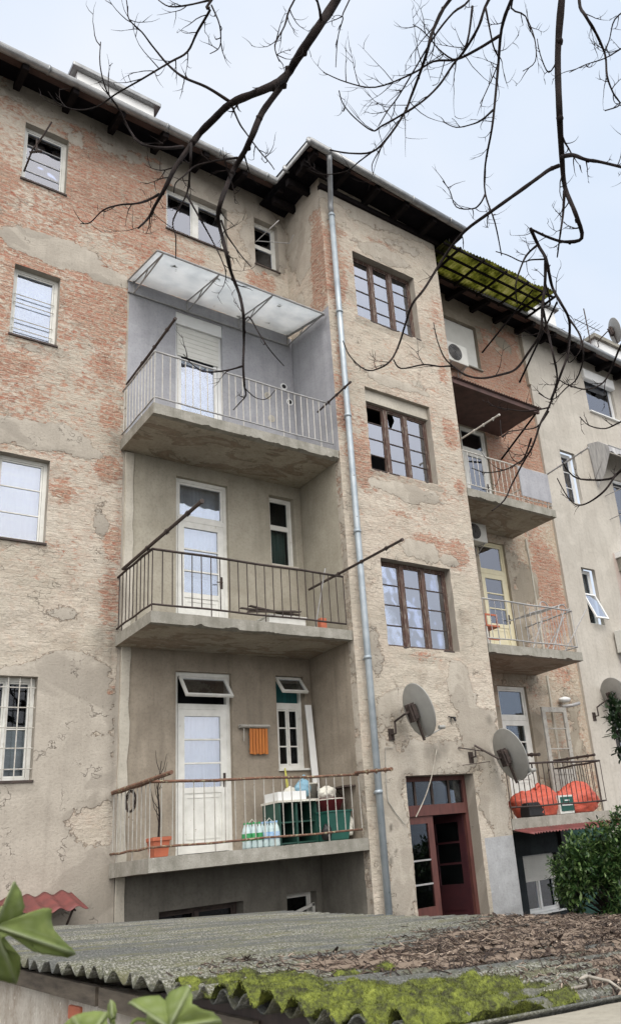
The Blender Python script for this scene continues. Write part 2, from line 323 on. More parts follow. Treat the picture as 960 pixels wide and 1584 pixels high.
base = mix(nt_, ramp(nt_, c3, [(.60, 0.), (.72, .4)]), base, (.30, .30, .27))
base = mix(nt_, ramp(nt_, noise(nt_, v, 65, 3, .6), [(.32, .9), (.45, 0.)]), base, (.04, .042, .035))
wv = math_(nt_, 'COSINE', math_(nt_, 'MULTIPLY', math_(nt_, 'ADD', sepx.outputs[1], 3.4), 2*math.pi/.177))
val = math_(nt_, 'ADD', math_(nt_, 'MULTIPLY', wv, -.5), math_(nt_, 'MULTIPLY', math_(nt_, 'SUBTRACT', c3, .5), 2.2))
base = mix(nt_, ramp(nt_, val, [(-.0, 0.), (.55, .8)]), base, (.05, .052, .036))          # grime lying in the valleys
bandn = noise(nt_, scalev(nt_, v, (.25, 1.6, 1)), 1.6, 4, .6)
base = mix(nt_, ramp(nt_, bandn, [(.46, 0.), (.56, .6)]), base, (.07, .075, .08))
base = mix(nt_, ramp(nt_, noise(nt_, scalev(nt_, v, (.8, 2.5, 1)), 2.3, 5, .65), [(.5, 0.), (.66, .55)]), base, (.13, .125, .06))
nt_.links.new(base, p.inputs['Base Color']); p.inputs['Roughness'].default_value = .95
bump(nt_, p, math_(nt_, 'ADD', b, c3), .8, .012)
M['fibre'] = m
m, nt_, p = mat('moss'); v = coords(nt_)
c = ramp(nt_, math_(nt_, 'ADD', math_(nt_, 'MULTIPLY', noise(nt_, v, 11, 6, .7), .65), math_(nt_, 'MULTIPLY', noise(nt_, v, 70, 3, .6), .35)), [(.38, (.035, .035, .014)), (.46, (.07, .08, .016)), (.54, (.14, .165, .022)), (.68, (.27, .30, .05))])
nt_.links.new(c, p.inputs['Base Color']); p.inputs['Roughness'].default_value = .9
bump(nt_, p, noise(nt_, v, 120, 3, .6), 1, .01)
M['moss'] = m
m, nt_, p = mat('dead litter')
oi = N(nt_, 'ShaderNodeNewGeometry')
c = ramp(nt_, oi.outputs['Random Per Island'], [(0, (.018, .013, .010)), (.45, (.045, .029, .022)), (.72, (.085, .056, .04)), (.9, (.16, .12, .088)), (.98, (.40, .32, .25))])
nt_.links.new(c, p.inputs['Base Color']); p.inputs['Roughness'].default_value = .85
M['litter'] = m
def leafmat(name, stops, trans=.25, rough=.38):
    m, nt_, p = mat(name)
    oi = N(nt_, 'ShaderNodeNewGeometry')
    f = math_(nt_, 'ADD', math_(nt_, 'MULTIPLY', oi.outputs['Random Per Island'], .6), math_(nt_, 'MULTIPLY', noise(nt_, coords(nt_), 3, 4), .4))
    c = ramp(nt_, f, stops); nt_.links.new(c, p.inputs['Base Color']); p.inputs['Roughness'].default_value = rough
    tl = N(nt_, 'ShaderNodeBsdfTranslucent'); nt_.links.new(c, tl.inputs[0]); ms = N(nt_, 'ShaderNodeMixShader'); ms.inputs[0].default_value = trans
    nt_.links.new(p.outputs[0], ms.inputs[1]); nt_.links.new(tl.outputs[0], ms.inputs[2]); nt_.links.new(ms.outputs[0], nt_.nodes['Material Output'].inputs[0])
    return m
M['laurel'] = leafmat('glossy laurel leaves', [(.2, (.010, .030, .010)), (.48, (.032, .075, .02)), (.66, (.085, .15, .04)), (.8, (.19, .27, .10))])
M['dark_leaf'] = leafmat('dark evergreen leaves', [(.2, (.012, .03, .013)), (.6, (.025, .05, .02)), (.85, (.05, .08, .035))])

# ------------------------------------------------------------------ mesh helpers
class MB:
    def __init__(s): s.v = []; s.f = []; s.mi = []
    def add(s, vs, fs, mi=0):
        b = len(s.v); s.v += [tuple(x) for x in vs]; s.f += [tuple(b+i for i in f) for f in fs]; s.mi += [mi]*len(fs); return s
    def box(s, a, b, mi=0):
        x0, y0, z0 = [min(p, q) for p, q in zip(a, b)]; x1, y1, z1 = [max(p, q) for p, q in zip(a, b)]
        return s.add([(x0, y0, z0), (x1, y0, z0), (x1, y1, z0), (x0, y1, z0), (x0, y0, z1), (x1, y0, z1), (x1, y1, z1), (x0, y1, z1)],
                     [(0, 3, 2, 1), (4, 5, 6, 7), (0, 1, 5, 4), (1, 2, 6, 5), (2, 3, 7, 6), (3, 0, 4, 7)], mi)
    def obox(s, c, ax, ay, az, mi=0):            # oriented box: centre and three half-axis vectors
        c, ax, ay, az = map(Vector, (c, ax, ay, az)); v = []
        for k in (-1, 1):
            for j, i in ((-1, -1), (-1, 1), (1, 1), (1, -1)): v.append(c+ax*i+ay*j+az*k)
        return s.add(v, [(0, 3, 2, 1), (4, 5, 6, 7), (0, 1, 5, 4), (1, 2, 6, 5), (2, 3, 7, 6), (3, 0, 4, 7)], mi)
    def tube(s, pts, r, n=6, mi=0, cap=True):
        pts = [Vector(p) for p in pts]; rs = r if hasattr(r, '__len__') else [r]*len(pts)
        t0 = (pts[1]-pts[0]).normalized(); up = Vector((0, 0, 1)) if abs(t0.z) < .9 else Vector((1, 0, 0))
        a = t0.cross(up).normalized(); b = len(s.v)
        for k, p in enumerate(pts):
            t = (pts[min(k+1, len(pts)-1)]-pts[max(k-1, 0)])
            if t.length < 1e-9: t = t0
            t.normalize(); a = (a-t*a.dot(t));
            if a.length < 1e-6: a = t.orthogonal()
            a.normalize(); c = t.cross(a)
            for i in range(n):
                w = 2*math.pi*i/n; q = p+(a*math.cos(w)+c*math.sin(w))*rs[k]; s.v.append(tuple(q))
        fs = []
        for k in range(len(pts)-1):
            for i in range(n):
                j = (i+1) % n; fs.append((b+k*n+i, b+k*n+j, b+(k+1)*n+j, b+(k+1)*n+i))
        if cap: fs.append(tuple(b+i for i in range(n))[::-1]); fs.append(tuple(b+(len(pts)-1)*n+i for i in range(n)))
        s.f += fs; s.mi += [mi]*len(fs); return s
    def blob(s, c, rad, seed=0, amp=.2, nu=24, nv=16, mi=0, flat=0.0, sc=2.0):
        vs = []
        for j in range(nv+1):
            th = math.pi*j/nv
            for i in range(nu):
                ph = 2*math.pi*i/nu; d = Vector((math.sin(th)*math.cos(ph), math.sin(th)*math.sin(ph), math.cos(th)))
                k = 1+amp*(float(fbm(d.x*sc+5+d.z*1.3, d.y*sc+9+d.z*sc, seed, 3))-.5)*2
                z = d.z*rad[2]*k
                if flat and z < -rad[2]*flat: z = -rad[2]*flat
                vs.append((c[0]+d.x*rad[0]*k, c[1]+d.y*rad[1]*k, c[2]+z))
        fs = [(j*nu+i, (j+1)*nu+i, (j+1)*nu+(i+1) % nu, j*nu+(i+1) % nu) for j in range(nv) for i in range(nu)]
        return s.add(vs, fs, mi)
    def lathe(s, c, prof, n=20, mi=0):
        vs = [(c[0]+r*math.cos(2*math.pi*i/n), c[1]+r*math.sin(2*math.pi*i/n), c[2]+z) for r, z in prof for i in range(n)]
        fs = [(k*n+i, k*n+(i+1) % n, (k+1)*n+(i+1) % n, (k+1)*n+i) for k in range(len(prof)-1) for i in range(n)]
        return s.add(vs, fs, mi)
    def build(s, name, mats, parent=None, smooth=False, bevel=0, solid=0):
        if not isinstance(mats, (list, tuple)): mats = [mats]
        o0 = world_loc(parent)
        me = bpy.data.meshes.new(name)
        me.from_pydata([(x-o0[0], y-o0[1], z-o0[2]) for x, y, z in s.v], [], s.f)
        for m_ in mats: me.materials.append(m_)
        if len(mats) > 1: me.polygons.foreach_set('material_index', s.mi)
        if smooth: me.polygons.foreach_set('use_smooth', [True]*len(me.polygons))
        me.update()
        o = bpy.data.objects.new(name, me); COL.objects.link(o)
        if parent: o.parent = parent
        if bevel:
            b = o.modifiers.new('b', 'BEVEL'); b.width = bevel; b.segments = 2; b.limit_method = 'ANGLE'
        if solid:
            b = o.modifiers.new('s', 'SOLIDIFY'); b.thickness = solid
        return o
def world_loc(o):
    v = Vector((0, 0, 0))
    while o: v += o.location; o = o.parent
    return v
def tag(o, label=None, cat=None, group=None, kind=None):
    if label: o['label'] = label
    if cat: o['category'] = cat
    if group: o['group'] = group
    if kind: o['kind'] = kind
    return o
def empty(name, loc, label, cat, group=None):
    o = bpy.data.objects.new(name, None); COL.objects.link(o); o.location = loc; o.empty_display_size = .2
    return tag(o, label, cat, group)

def field(u, v, spots, seed):
    nz = (fbm(u*1.6, v*1.6, seed, 4)-.5)*1.3
    f = np.zeros_like(u)
    for cu, cv, ru, rv, s in spots:
        d = 1.25-np.sqrt(((u-cu)/ru)**2+((v-cv)/rv)**2)+nz
        f = np.maximum(f, s*np.clip(d*1.1, 0, 1))
    return f
def wallsheet(name, parent, u0, u1, v0, v1, holes, place, mats, fR, fG, fB, rev=.3, step=.05, disp=.012, matfn=None, seed=3):
    """a masonry sheet with real openings, uneven surface and reveals; place(u, v, out) -> world"""
    def lines(a, b, cuts):
        c = sorted(set([a, b]+[x for x in cuts if a < x < b])); L = []
        for p, q in zip(c, c[1:]):
            n = max(1, int(round((q-p)/step))); L += list(np.linspace(p, q, n, endpoint=False))
        return np.array(L+[b])
    U = lines(u0, u1, [h[0] for h in holes]+[h[1] for h in holes]); V = lines(v0, v1, [h[2] for h in holes]+[h[3] for h in holes])
    uu, vv = np.meshgrid(U, V, indexing='ij')
    mR, mG, mB = fR(uu, vv), fG(uu, vv), fB(uu, vv)
    g2 = mG+((.6*fbm(uu*3.1, vv*3.1, seed+5, 3)+.4*fbm(uu*11, vv*11, seed+6, 3))-.5)*.6
    rough = np.clip(1-mG, .12, 1)
    w = disp*((fbm(uu*2.2, vv*6, seed, 5)-.5)*2.2*rough+(fbm(uu*9, vv*14, seed+1, 3)-.5)*1.6*rough)+np.clip((g2-.5)*8, 0, 1)*.012
    nU, nV = len(U), len(V)
    w = w*np.clip(np.minimum(uu-u0, u1-uu)/.06, 0, 1)
    mb = MB(); mb.v = [tuple(place(uu[i, j], vv[i, j], w[i, j])) for i in range(nU) for j in range(nV)]
    attr = [(mR[i, j], mG[i, j], mB[i, j], 1) for i in range(nU) for j in range(nV)]
    uvs = [(uu[i, j], vv[i, j]) for i in range(nU) for j in range(nV)]
    inside = np.zeros((nU-1, nV-1), bool)
    uc = (U[1:]+U[:-1])/2; vc = (V[1:]+V[:-1])/2
    for h in holes: inside |= ((uc[:, None] > h[0]) & (uc[:, None] < h[1]) & (vc[None, :] > h[2]) & (vc[None, :] < h[3]))
    for i in range(nU-1):
        for j in range(nV-1):
            if inside[i, j]: continue
            mb.f.append((i*nV+j, (i+1)*nV+j, (i+1)*nV+j+1, i*nV+j+1)); mb.mi.append(matfn(uc[i], vc[j]) if matfn else 0)
    for h in holes:
        ia, ib = np.argmin(abs(U-h[0])), np.argmin(abs(U-h[1])); ja, jb = np.argmin(abs(V-h[2])), np.argmin(abs(V-h[3]))
        loop = [(i, ja) for i in range(ia, ib)]+[(ib, j) for j in range(ja, jb)]+[(i, jb) for i in range(ib, ia, -1)]+[(ia, j) for j in range(jb, ja, -1)]
        d = h[4] if len(h) > 4 else rev
        b0 = len(mb.v)
        for i, j in loop:
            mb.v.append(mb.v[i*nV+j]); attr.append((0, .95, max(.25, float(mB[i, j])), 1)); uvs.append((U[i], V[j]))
        b = len(mb.v)
        for i, j in loop:
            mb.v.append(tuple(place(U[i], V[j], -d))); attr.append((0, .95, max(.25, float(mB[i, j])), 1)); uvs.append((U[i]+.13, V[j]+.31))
        n = len(loop); mi = matfn((h[0]+h[1])/2, (h[2]+h[3])/2) if matfn else 0
        for k in range(n):
            i, j = loop[k]; i2, j2 = loop[(k+1) % n]
            mb.f.append((b0+k, b+k, b+(k+1) % n, b0+(k+1) % n)); mb.mi.append(mi)
    o = mb.build(name, mats, parent, smooth=True)
    me = o.data
    ca = me.color_attributes.new('mask', 'FLOAT_COLOR', 'POINT'); ca.data.foreach_set('color', np.array(attr, dtype=np.float32).ravel())
    uvl = me.uv_layers.new(name='UVMap'); li = np.zeros(len(me.loops), dtype=np.int32); me.loops.foreach_get('vertex_index', li)
    uvl.data.foreach_set('uv', np.array(uvs, dtype=np.float32)[li].ravel())
    return o

# ================================================================== SETTING: ground
GZ = -1.75
g = MB(); n = 60
xs = np.concatenate([[-600, -200, -60], np.linspace(-20, 40, 61), [80, 250, 700]]); ys = np.concatenate([[-600, -200, -60], np.linspace(-20, 30, 51), [80, 250, 700]])
for x in xs:
    for y in ys: g.v.append((x, y, GZ+.03*float(fbm(x*.5+50, y*.5+50, 4))))
ny = len(ys)
g.f = [(i*ny+j, (i+1)*ny+j, (i+1)*ny+j+1, i*ny+j+1) for i in range(len(xs)-1) for j in range(ny-1)]; g.mi = [0]*len(g.f)
tag(g.build('ground', M['asphalt'], smooth=True), kind='structure')

# ================================================================== APARTMENT BUILDING
YR, YF, XL, XR = 11.3, 10.0, 7.2, 10.1
BL = empty('apartment_building', (8.6, 12, GZ), 'old four storey tenement with peeling plaster, exposed bricks, stair tower and stacked balconies', 'building')

def grow(h, d): return h+(d,)
H_rear = [(2.27, 2.96, 10.73, 11.93, .3), (2.29, 2.96, 7.76, 9.04, .3), (2.29, 2.97, 4.5, 5.8, .3), (2.29, 2.98, 1.28, 2.61, .3),
          (4.69, 5.90, 10.90, 11.91, .3), (6.48, 7.01, 10.90, 12.03, .3),
          (4.87, 5.74, 6.40, 9.17, .25), (4.88, 5.78, 3.27, 5.98, .25), (4.88, 5.77, .21, 2.79, .25),
          (6.56, 7.05, 4.69, 5.99, .25), (6.54, 7.06, 1.33, 2.80, .25), (4.65, 5.88, -1.1, -.46, .3), (6.58, 7.09, -1.1, -.46, .3)]
redL = [(3.8, 11.0, 1.3, .9, 1.1), (3.6, 11.85, .65, .45, 1.25), (4.4, 10.2, .8, .5, .95), (1.8, 10.6, .55, .55, 1), (5.4, 9.9, 1.1, .45, 1), (2.9, 10.2, .8, .3, .8),
        (1.7, 9.3, .6, .5, .9), (3.5, 8.5, .65, .8, .8), (3.7, 7.7, .3, .3, .9), (2.4, 7.2, .6, .4, .8), (3.85, 6.8, .3, .35, .8), (1.8, 8.2, .45, .8, .9), (1.9, 7.0, .5, .4, .9), (6.6, 10.3, .3, .5, .8),
        (3.15, 5.35, .3, .25, .9), (3.85, 5.85, .22, .2, .95), (3.88, 3.75, .22, .55, .75), (3.9, 4.6, .15, .35, .7), (3.97, 2.42, .12, .12, 1.1), (3.0, 4.5, .5, .2, .45), (2.2, 4.1, .5, .2, .5),
        (6.5, 9.8, .5, .25, .8), (5.2, 10.4, .6, .3, .6)]
smL = [(4, 12.55, 4.5, .30, 1), (1.6, 12.35, .8, .28, 1), (3.9, 12.35, .4, .2, .6), (2.7, 9.55, 1.05, .30, 1), (3.65, 9.4, .45, .16, .9), (1.5, 9.9, .9, .25, .9), (2.6, 6.15, 1.3, .26, 1), (3.5, 6.05, .4, .14, .8),
       (2.2, 1.6, 2.2, 1.45, 1.2), (3.4, 2.7, .6, .5, 1), (3.72, 4.9, .22, .4, .9), (3.3, 3.5, .35, .2, .6), (5.4, 12.2, 1.9, .45, 1), (6.7, 11.6, .7, 1.0, 1), (2.2, -.5, 2.4, 1.9, 1.2), (6.9, 10.0, .4, .6, .9), (2.6, 7.6, .4, .12, .8), (3.05, 12.1, .3, .3, .6)]
def fR(u, v):
    base = np.clip((v-5.2)/2.2, 0, 1)*(.36+.9*(fbm(u*.8, v*.8, 15, 3)-.5))+.18*np.clip((v-3.2)/.8, 0, 1)
    base = base*np.clip((6.3-u)/1.2, 0, 1)
    f = np.maximum(field(u, v, redL, 11), base)
    return np.where((u > 4.06) & (v < 9.2), 0, f)
def fG(u, v):
    f = field(u, v, smL, 23); f = np.where((u > 4.05) & (v < 9.25), 1.0, f); return f
def fB(u, v):
    d = .75*np.clip(1-np.abs(u-3.7)/.55, 0, 1)*np.clip((v-11.75)/.4, 0, 1)            # rust run under the eaves
    for h in H_rear[:6]:
        d = np.maximum(d, .35*((u > h[0]-.03) & (u < h[1]+.1) & (v < h[2]) & (v > h[2]-.12)))
    d = np.maximum(d, .7*np.clip((.2-v)/1.4, 0, 1)*np.clip((u-3.0)/.9, 0, 1))
    d = np.maximum(d, .45*np.clip(1-abs(u-4.0)/.1, 0, 1)*((v < 6.3)))
    for cx, cz, rx, rz, s_ in ((4.0, 6.3, .3, .35, .6), (3.95, 3.15, .25, .4, .6), (4.05, 5.9, .12, .5, .5), (3.9, 3.9, .2, .6, .45), (7.1, 6.1, .25, .3, .35), (4.2, 3.0, .2, .3, .35), (3.0, 7.65, .3, .1, .4)):
        d = np.maximum(d, s_*np.clip(1.3-np.hypot((u-cx)/rx, (v-cz)/rz)+(fbm(u*4, v*4, 9)-.5)*1.4, 0, 1))
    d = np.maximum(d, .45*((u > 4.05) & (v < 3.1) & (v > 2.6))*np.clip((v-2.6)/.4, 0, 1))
    return d
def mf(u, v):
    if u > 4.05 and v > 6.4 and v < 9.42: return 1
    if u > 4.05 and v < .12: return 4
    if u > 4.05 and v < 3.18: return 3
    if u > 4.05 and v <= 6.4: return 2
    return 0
wallsheet('wall', BL, -2.6, XL, GZ-.1, 12.75, H_rear, lambda u, v, w: (u, YR-w, v), [M['wall_l'], M['grey_paint'], M['loggia'], M['loggia_low'], M['shaded_base']], fR, fG, fB, step=.06, matfn=mf, seed=3, disp=.013)

# stair tower
H_t = [(7.86, 9.38, 9.40, 10.90, .28), (7.86, 9.38, 6.22, 7.87, .28), (7.87, 9.41, 3.06, 4.57, .26), (7.97, 9.38, GZ-.09, 1.03, .34)]
redB = [(7.62, 6.25, .36, .8, 1.25), (7.35, 7.1, .2, .4, 1.1), (7.42, 10.3, .24, 1.0, 1.3), (7.5, 11.2, .3, .25, .9), (9.85, 7.4, .22, .5, .8), (9.0, 5.0, .6, .25, .8), (9.6, 4.9, .35, .35, .9), (7.35, 8.5, .18, .8, .6), (9.9, 8.9, .2, .7, .6), (7.3, 11.0, .25, .35, .9),
        (8.6, 2.93, .5, .12, .5), (8.6, 11.4, .5, .12, .6), (9.9, 6.3, .15, .2, .8), (8.4, 5.45, .3, .1, .6), (9.9, 10.3, .2, .7, .5)]
smB = [(8.65, 12.1, 1.8, .38, 1.1), (8.7, 11.15, 1.0, .2, 1), (9.3, 11.6, .6, .3, .7), (8.6, 5.92, .95, .22, 1.1), (8.7, 4.85, .55, .3, 1.1), (9.4, 4.75, .25, .15, 1), (8.1, 2.2, .7, .5, .9), (9.3, 2.5, .35, .5, .9), (8.6, 1.3, 1.1, .5, .75), (7.7, 0, .35, 2.2, .9), (9.8, .6, .4, 1.0, .8),
       (9.55, 1.8, .6, .7, .7), (7.6, 2.7, .3, .8, .6), (9.2, 8.3, .5, .2, .5), (8.6, 8.15, .8, .14, .9)]
def fRb(u, v):
    base = np.clip((v-4.2)/1.5, 0, 1)*np.clip((11.3-v)/.6, 0, 1)*(.30+.5*(fbm(u*1.1, v*.9, 35, 3)-.5))
    return np.maximum(field(u, v, redB, 31), base)
def fGb(u, v): return field(u, v, smB, 37)
def fBb(u, v):
    d = .0*u
    for cx, cz, r, s in ((8.62, 1.38, .26, .85), (8.62, 1.40, .10, 1.1), (9.03, 1.9, .07, .9), (8.0, 1.75, .28, .5), (9.5, 1.3, .3, .4), (7.85, 3.6, .22, .25), (9.3, .9, .3, .35), (9.9, 1.9, .09, .8)):
        d = np.maximum(d, s*np.clip(1.2-np.hypot(u-cx, v-cz)/r+(fbm(u*6, v*6, 5)-.5)*.8, 0, 1))
    for cx, cz in ((7.62, .30), (7.66, -.02), (7.56, -.15)): d = np.maximum(d, 1.3*(np.hypot(u-cx, v-cz) < .035))
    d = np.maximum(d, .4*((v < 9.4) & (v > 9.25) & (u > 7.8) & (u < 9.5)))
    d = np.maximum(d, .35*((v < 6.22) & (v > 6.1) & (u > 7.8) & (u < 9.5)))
    d = np.maximum(d, .4*np.clip(1-abs(u-9.52)/.16, 0, 1)*np.clip(1-abs(v-3.4)/.7, 0, 1))
    d = np.maximum(d, .35*np.clip((-.6-v)/.8, 0, 1))
    return np.clip(d, 0, 1)
wallsheet('stair_tower_wall', BL, XL, XR, GZ-.1, 12.5, H_t, lambda u, v, w: (u, YF-w, v), [M['wall_b'], M['cement']], fRb, fGb, fBb, step=.05, disp=.013,
          matfn=lambda u, v: 1 if (u > 9.46 and v < .04) else 0, seed=41)
# its left flank (faces the balconies)
redS = [(-10.15, 10.4, .40, 1.2, 1.5), (-10.2, 9.6, .4, .4, 1.1), (-10.08, 7.0, .12, .6, .9), (-10.08, 5.6, .1, .4, .8)]
smS = [(-10.9, 11.5, .5, 1.2, 1.1), (-10.4, 12.2, 1, .5, 1.1), (-10.9, 9.9, .3, .6, .9)]
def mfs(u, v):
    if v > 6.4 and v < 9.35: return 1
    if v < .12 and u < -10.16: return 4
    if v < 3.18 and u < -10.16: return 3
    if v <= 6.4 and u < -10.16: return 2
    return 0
wallsheet('stair_tower_wall', BL, -YR, -YF, GZ-.1, 12.6, [], lambda u, v, w: (XL-w, -u, v), [M['wall_b'], M['grey_paint'], M['loggia'], M['loggia_low'], M['shaded_base']],
          lambda u, v: field(u, v, redS, 51), lambda u, v: np.maximum(field(u, v, smS, 53), np.where(v < 9.35, np.where(u < -10.16, 1, .55), 0)),
          lambda u, v: np.clip(.5*np.clip(1-abs(u+10.95)/.3, 0, 1)*(v < 3.2)+.5*np.clip((.2-v)/2, 0, 1), 0, 1), step=.05, matfn=mfs, seed=55)
wallsheet('stair_tower_wall', BL, YF, YR, GZ-.1, 12.6, [], lambda u, v, w: (XR+w, u, v), [M['wall_b']], lambda u, v: .5+0*u, lambda u, v: .3+0*u, lambda u, v: 0*u, step=.1, seed=57)
# right hand bay
H_r = [(11.40, 12.45, 10.40, 11.62, .3), (11.45, 12.26, 6.30, 8.72, .25), (11.50, 12.33, 3.27, 5.96, .25), (11.52, 12.36, .21, 2.84, .25), (11.58, 12.50, -1.36, -.36, .25)]
redR = [(13.2, 9.6, 1.2, 2.0, 1.5), (12.0, 9.6, 1.6, .8, 1.4), (13.6, 5.4, .45, 1.3, .95), (13.3, 7.8, .9, 1.2, 1.3), (13.5, 3.6, .35, .6, .6)]
smR = [(11.6, 12.0, 2.4, .7, 1), (13.3, 11.5, .5, .35, .7), (11.8, 4.6, 1.35, 1.7, 1.2), (11.8, 1.6, 1.3, 1.6, 1.2), (13.6, 1.6, .6, 1.8, .62), (11.8, -.8, 2.6, 1, 1), (10.6, 10.8, .7, 1.0, .8)]
wallsheet('wall', BL, XR, 14.1, GZ-.1, 12.4, H_r, lambda u, v, w: (u, YR-w, v), [M['wall_r'], M['base_dark']], lambda u, v: field(u, v, redR, 61), lambda u, v: field(u, v, smR, 63),
          lambda u, v: np.clip(.6*np.clip((u < 13.0)*(3.1-v)/.6, 0, 1)*(v > 2.7), 0, 1), step=.07, seed=65, matfn=lambda u, v: 1 if v < .1 else 0)

# corner trims running down beside the balconies
def trim(x, y0, z0, z1, wd=.14):
    mb = MB(); zz = np.linspace(z0, z1, 60); k = 0
    for z in zz:
        a = .02*(float(vnoise(z*3, 1, 9))-.5); b = .035*(float(vnoise(z*4, 7, 9))-.5)
        mb.v += [(x+a, y0, z), (x+a+.01, y0-.035+b*.2, z), (x+wd+b-.01, y0-.035, z), (x+wd+b, y0, z)]
    mb.f = [(4*i+j, 4*i+j+1, 4*i+j+5, 4*i+j+4) for i in range(59) for j in range(3)]; mb.f += [(0, 3, 2, 1), (4*59, 4*59+1, 4*59+2, 4*59+3)]; mb.mi = [0]*len(mb.f)
    return mb.build('corner_trim', M['trim'], BL)
trim(4.06, YR, GZ, 6.2); trim(13.03, YR, 3.3, 6.2, .06); trim(13.0, YR, .2, 3.1, .06)

# ---- eaves, gutters, roof
gl = [(-3, 10.62, 12.56), (6.62, 10.62, 12.46), (6.62, 9.37, 12.37), (10.42, 9.37, 12.17), (10.42, 10.62, 12.12)]
gr = [(10.42, 10.62, 12.16), (22, 10.62, 11.70)]
def lerp(a, b, t): return tuple(p+(q-p)*t for p, q in zip(a, b))
rf = MB()
def soffit(a, b, ya, rise, mi=0):       # board strip between the gutter line a-b and the wall line at y=ya
    (x0, y0, z0), (x1, y1, z1) = a, b
    rf.add([(x0, y0, z0+.03), (x1, y1, z1+.03), (x1, ya, z1+.03+rise), (x0, ya, z0+.03+rise), (x0, y0, z0+.07), (x1, y1, z1+.07), (x1, ya, z1+.07+rise), (x0, ya, z0+.07+rise)],
           [(0, 3, 2, 1), (4, 5, 6, 7), (0, 1, 5, 4), (1, 2, 6, 5), (2, 3, 7, 6), (3, 0, 4, 7)], mi)
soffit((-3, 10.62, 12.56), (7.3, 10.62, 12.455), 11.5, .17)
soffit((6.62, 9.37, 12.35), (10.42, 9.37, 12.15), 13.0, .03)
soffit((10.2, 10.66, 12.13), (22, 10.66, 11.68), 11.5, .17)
# pitched roof above
for (x0, x1, y0, z0) in ((-3, 7.0, 10.72, 12.62), (6.68, 10.38, 9.47, 12.38), (10.2, 22, 10.72, 12.16)):
    rf.add([(x0, y0, z0), (x1, y0, z0-(.4 if x1 > 20 else .1 if x0 < 0 else .16)), (x1, 17, z0+1.9), (x0, 17, z0+1.9), (x0, y0, z0-.035), (x1, y0, z0-.035-(.4 if x1 > 20 else .1 if x0 < 0 else .16)), (x1, 17, z0+1.8), (x0, 17, z0+1.8)],
           [(0, 1, 2, 3), (4, 7, 6, 5), (0, 4, 5, 1), (1, 5, 6, 2), (2, 6, 7, 3), (3, 7, 4, 0)], 1)
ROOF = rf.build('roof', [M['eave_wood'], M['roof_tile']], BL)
def raf(fn): q_ = MB(); fn(q_); q_.build('rafter', M['rafter'], ROOF)
for x in np.arange(-2.6, 7.0, .78):
    z = 12.55-.0105*(x+3)
    ra = MB(); ra.obox((x, 11.0, z+.0), (.05, 0, 0), (0, .34, .075), (0, -.014, .065)); ra.build('rafter', M['rafter'], ROOF)
for x in np.arange(6.8, 10.4, .72):
    z = 12.36-.052*(x-6.6); raf(lambda q: q.box((x-.05, 9.46, z-.12), (x+.05, 10.1, z+.02)))
for y in np.arange(9.75, 10.9, .55): raf(lambda q: q.box((6.7, y, 12.18), (7.25, y+.1, 12.34)))
raf(lambda q: q.box((7.19, 9.93, 12.06), (10.2, 10.05, 12.17)))
for x in np.arange(10.8, 22, .78):
    z = 12.13-.0385*(x-10.2); ra = MB(); ra.obox((x, 11.0, z), (.05, 0, 0), (0, .34, .06), (0, -.014, .065)); ra.build('rafter', M['rafter'], ROOF)
gt = MB()
gt.tube(gl, .075, 10); gt.tube(gr, .075, 10)
for a, b in zip(gl, gl[1:]):
    L = (Vector(b)-Vector(a)).length
    for k in range(int(L/1.0)+1):
        q = Vector(lerp(a, b, min(1, (k+.4)/max(L, 1)))); d = (Vector(b)-Vector(a)).normalized()*.015
        gt.tube([q-d, q+d], .084, 10)
gt.build('gutter', M['zinc'], BL, smooth=True)
ed = MB()
for a, b in list(zip(gl, gl[1:]))+[(gr[0], gr[1])]:
    a = Vector(a)+Vector((0, .02, .082)); b = Vector(b)+Vector((0, .02, .082)); ed.tube([a, b], .02, 5)
ed.build('drip_edge', M['eave_wood'], ROOF)
dp = MB()
dp.tube([(7.36, 9.88, GZ), (7.355, 9.88, 4), (7.35, 9.88, 8), (7.35, 9.88, 11.45)], .052, 14)
for z in (11.4, 9.2, 7.05, 4.9, 2.8, .8, -.9): dp.tube([(7.35, 9.88, z-.02), (7.35, 9.88, z+.03)], .063, 14); dp.tube([(7.35, 9.88, z), (7.35, 10.0, z)], .012, 5)
DP = dp.build('downpipe', M['pipe'], BL, smooth=True)
d2 = MB(); d2.tube([(7.35, 9.88, 11.44), (7.34, 9.88, 11.62), (7.30, 9.80, 11.75), (7.06, 9.42, 12.2), (7.04, 9.39, 12.34)], [.05, .05, .05, .052, .07], 14)
d2.build('pipe_elbow', M['zinc'], DP, smooth=True)

def chimney(x0, x1, y0, y1, z0, z1, mt):
    mb = MB(); mb.box((x0, y0, z0), (x1, y1, z1)); o = mb.build('chimney', mt, ROOF)
    mb = MB(); mb.box((x0-.12, y0-.12, z1), (x1+.12, y1+.12, z1+.11)); mb.build('chimney_cap', M['zinc'], ROOF, bevel=.02); return o
chimney(3.5, 5.12, 13.05, 13.9, 12.9, 15.72, M['pvc'])
chimney(16.6, 17.5, 12.6, 13.4, 12.5, 14.9, M['pvc'])

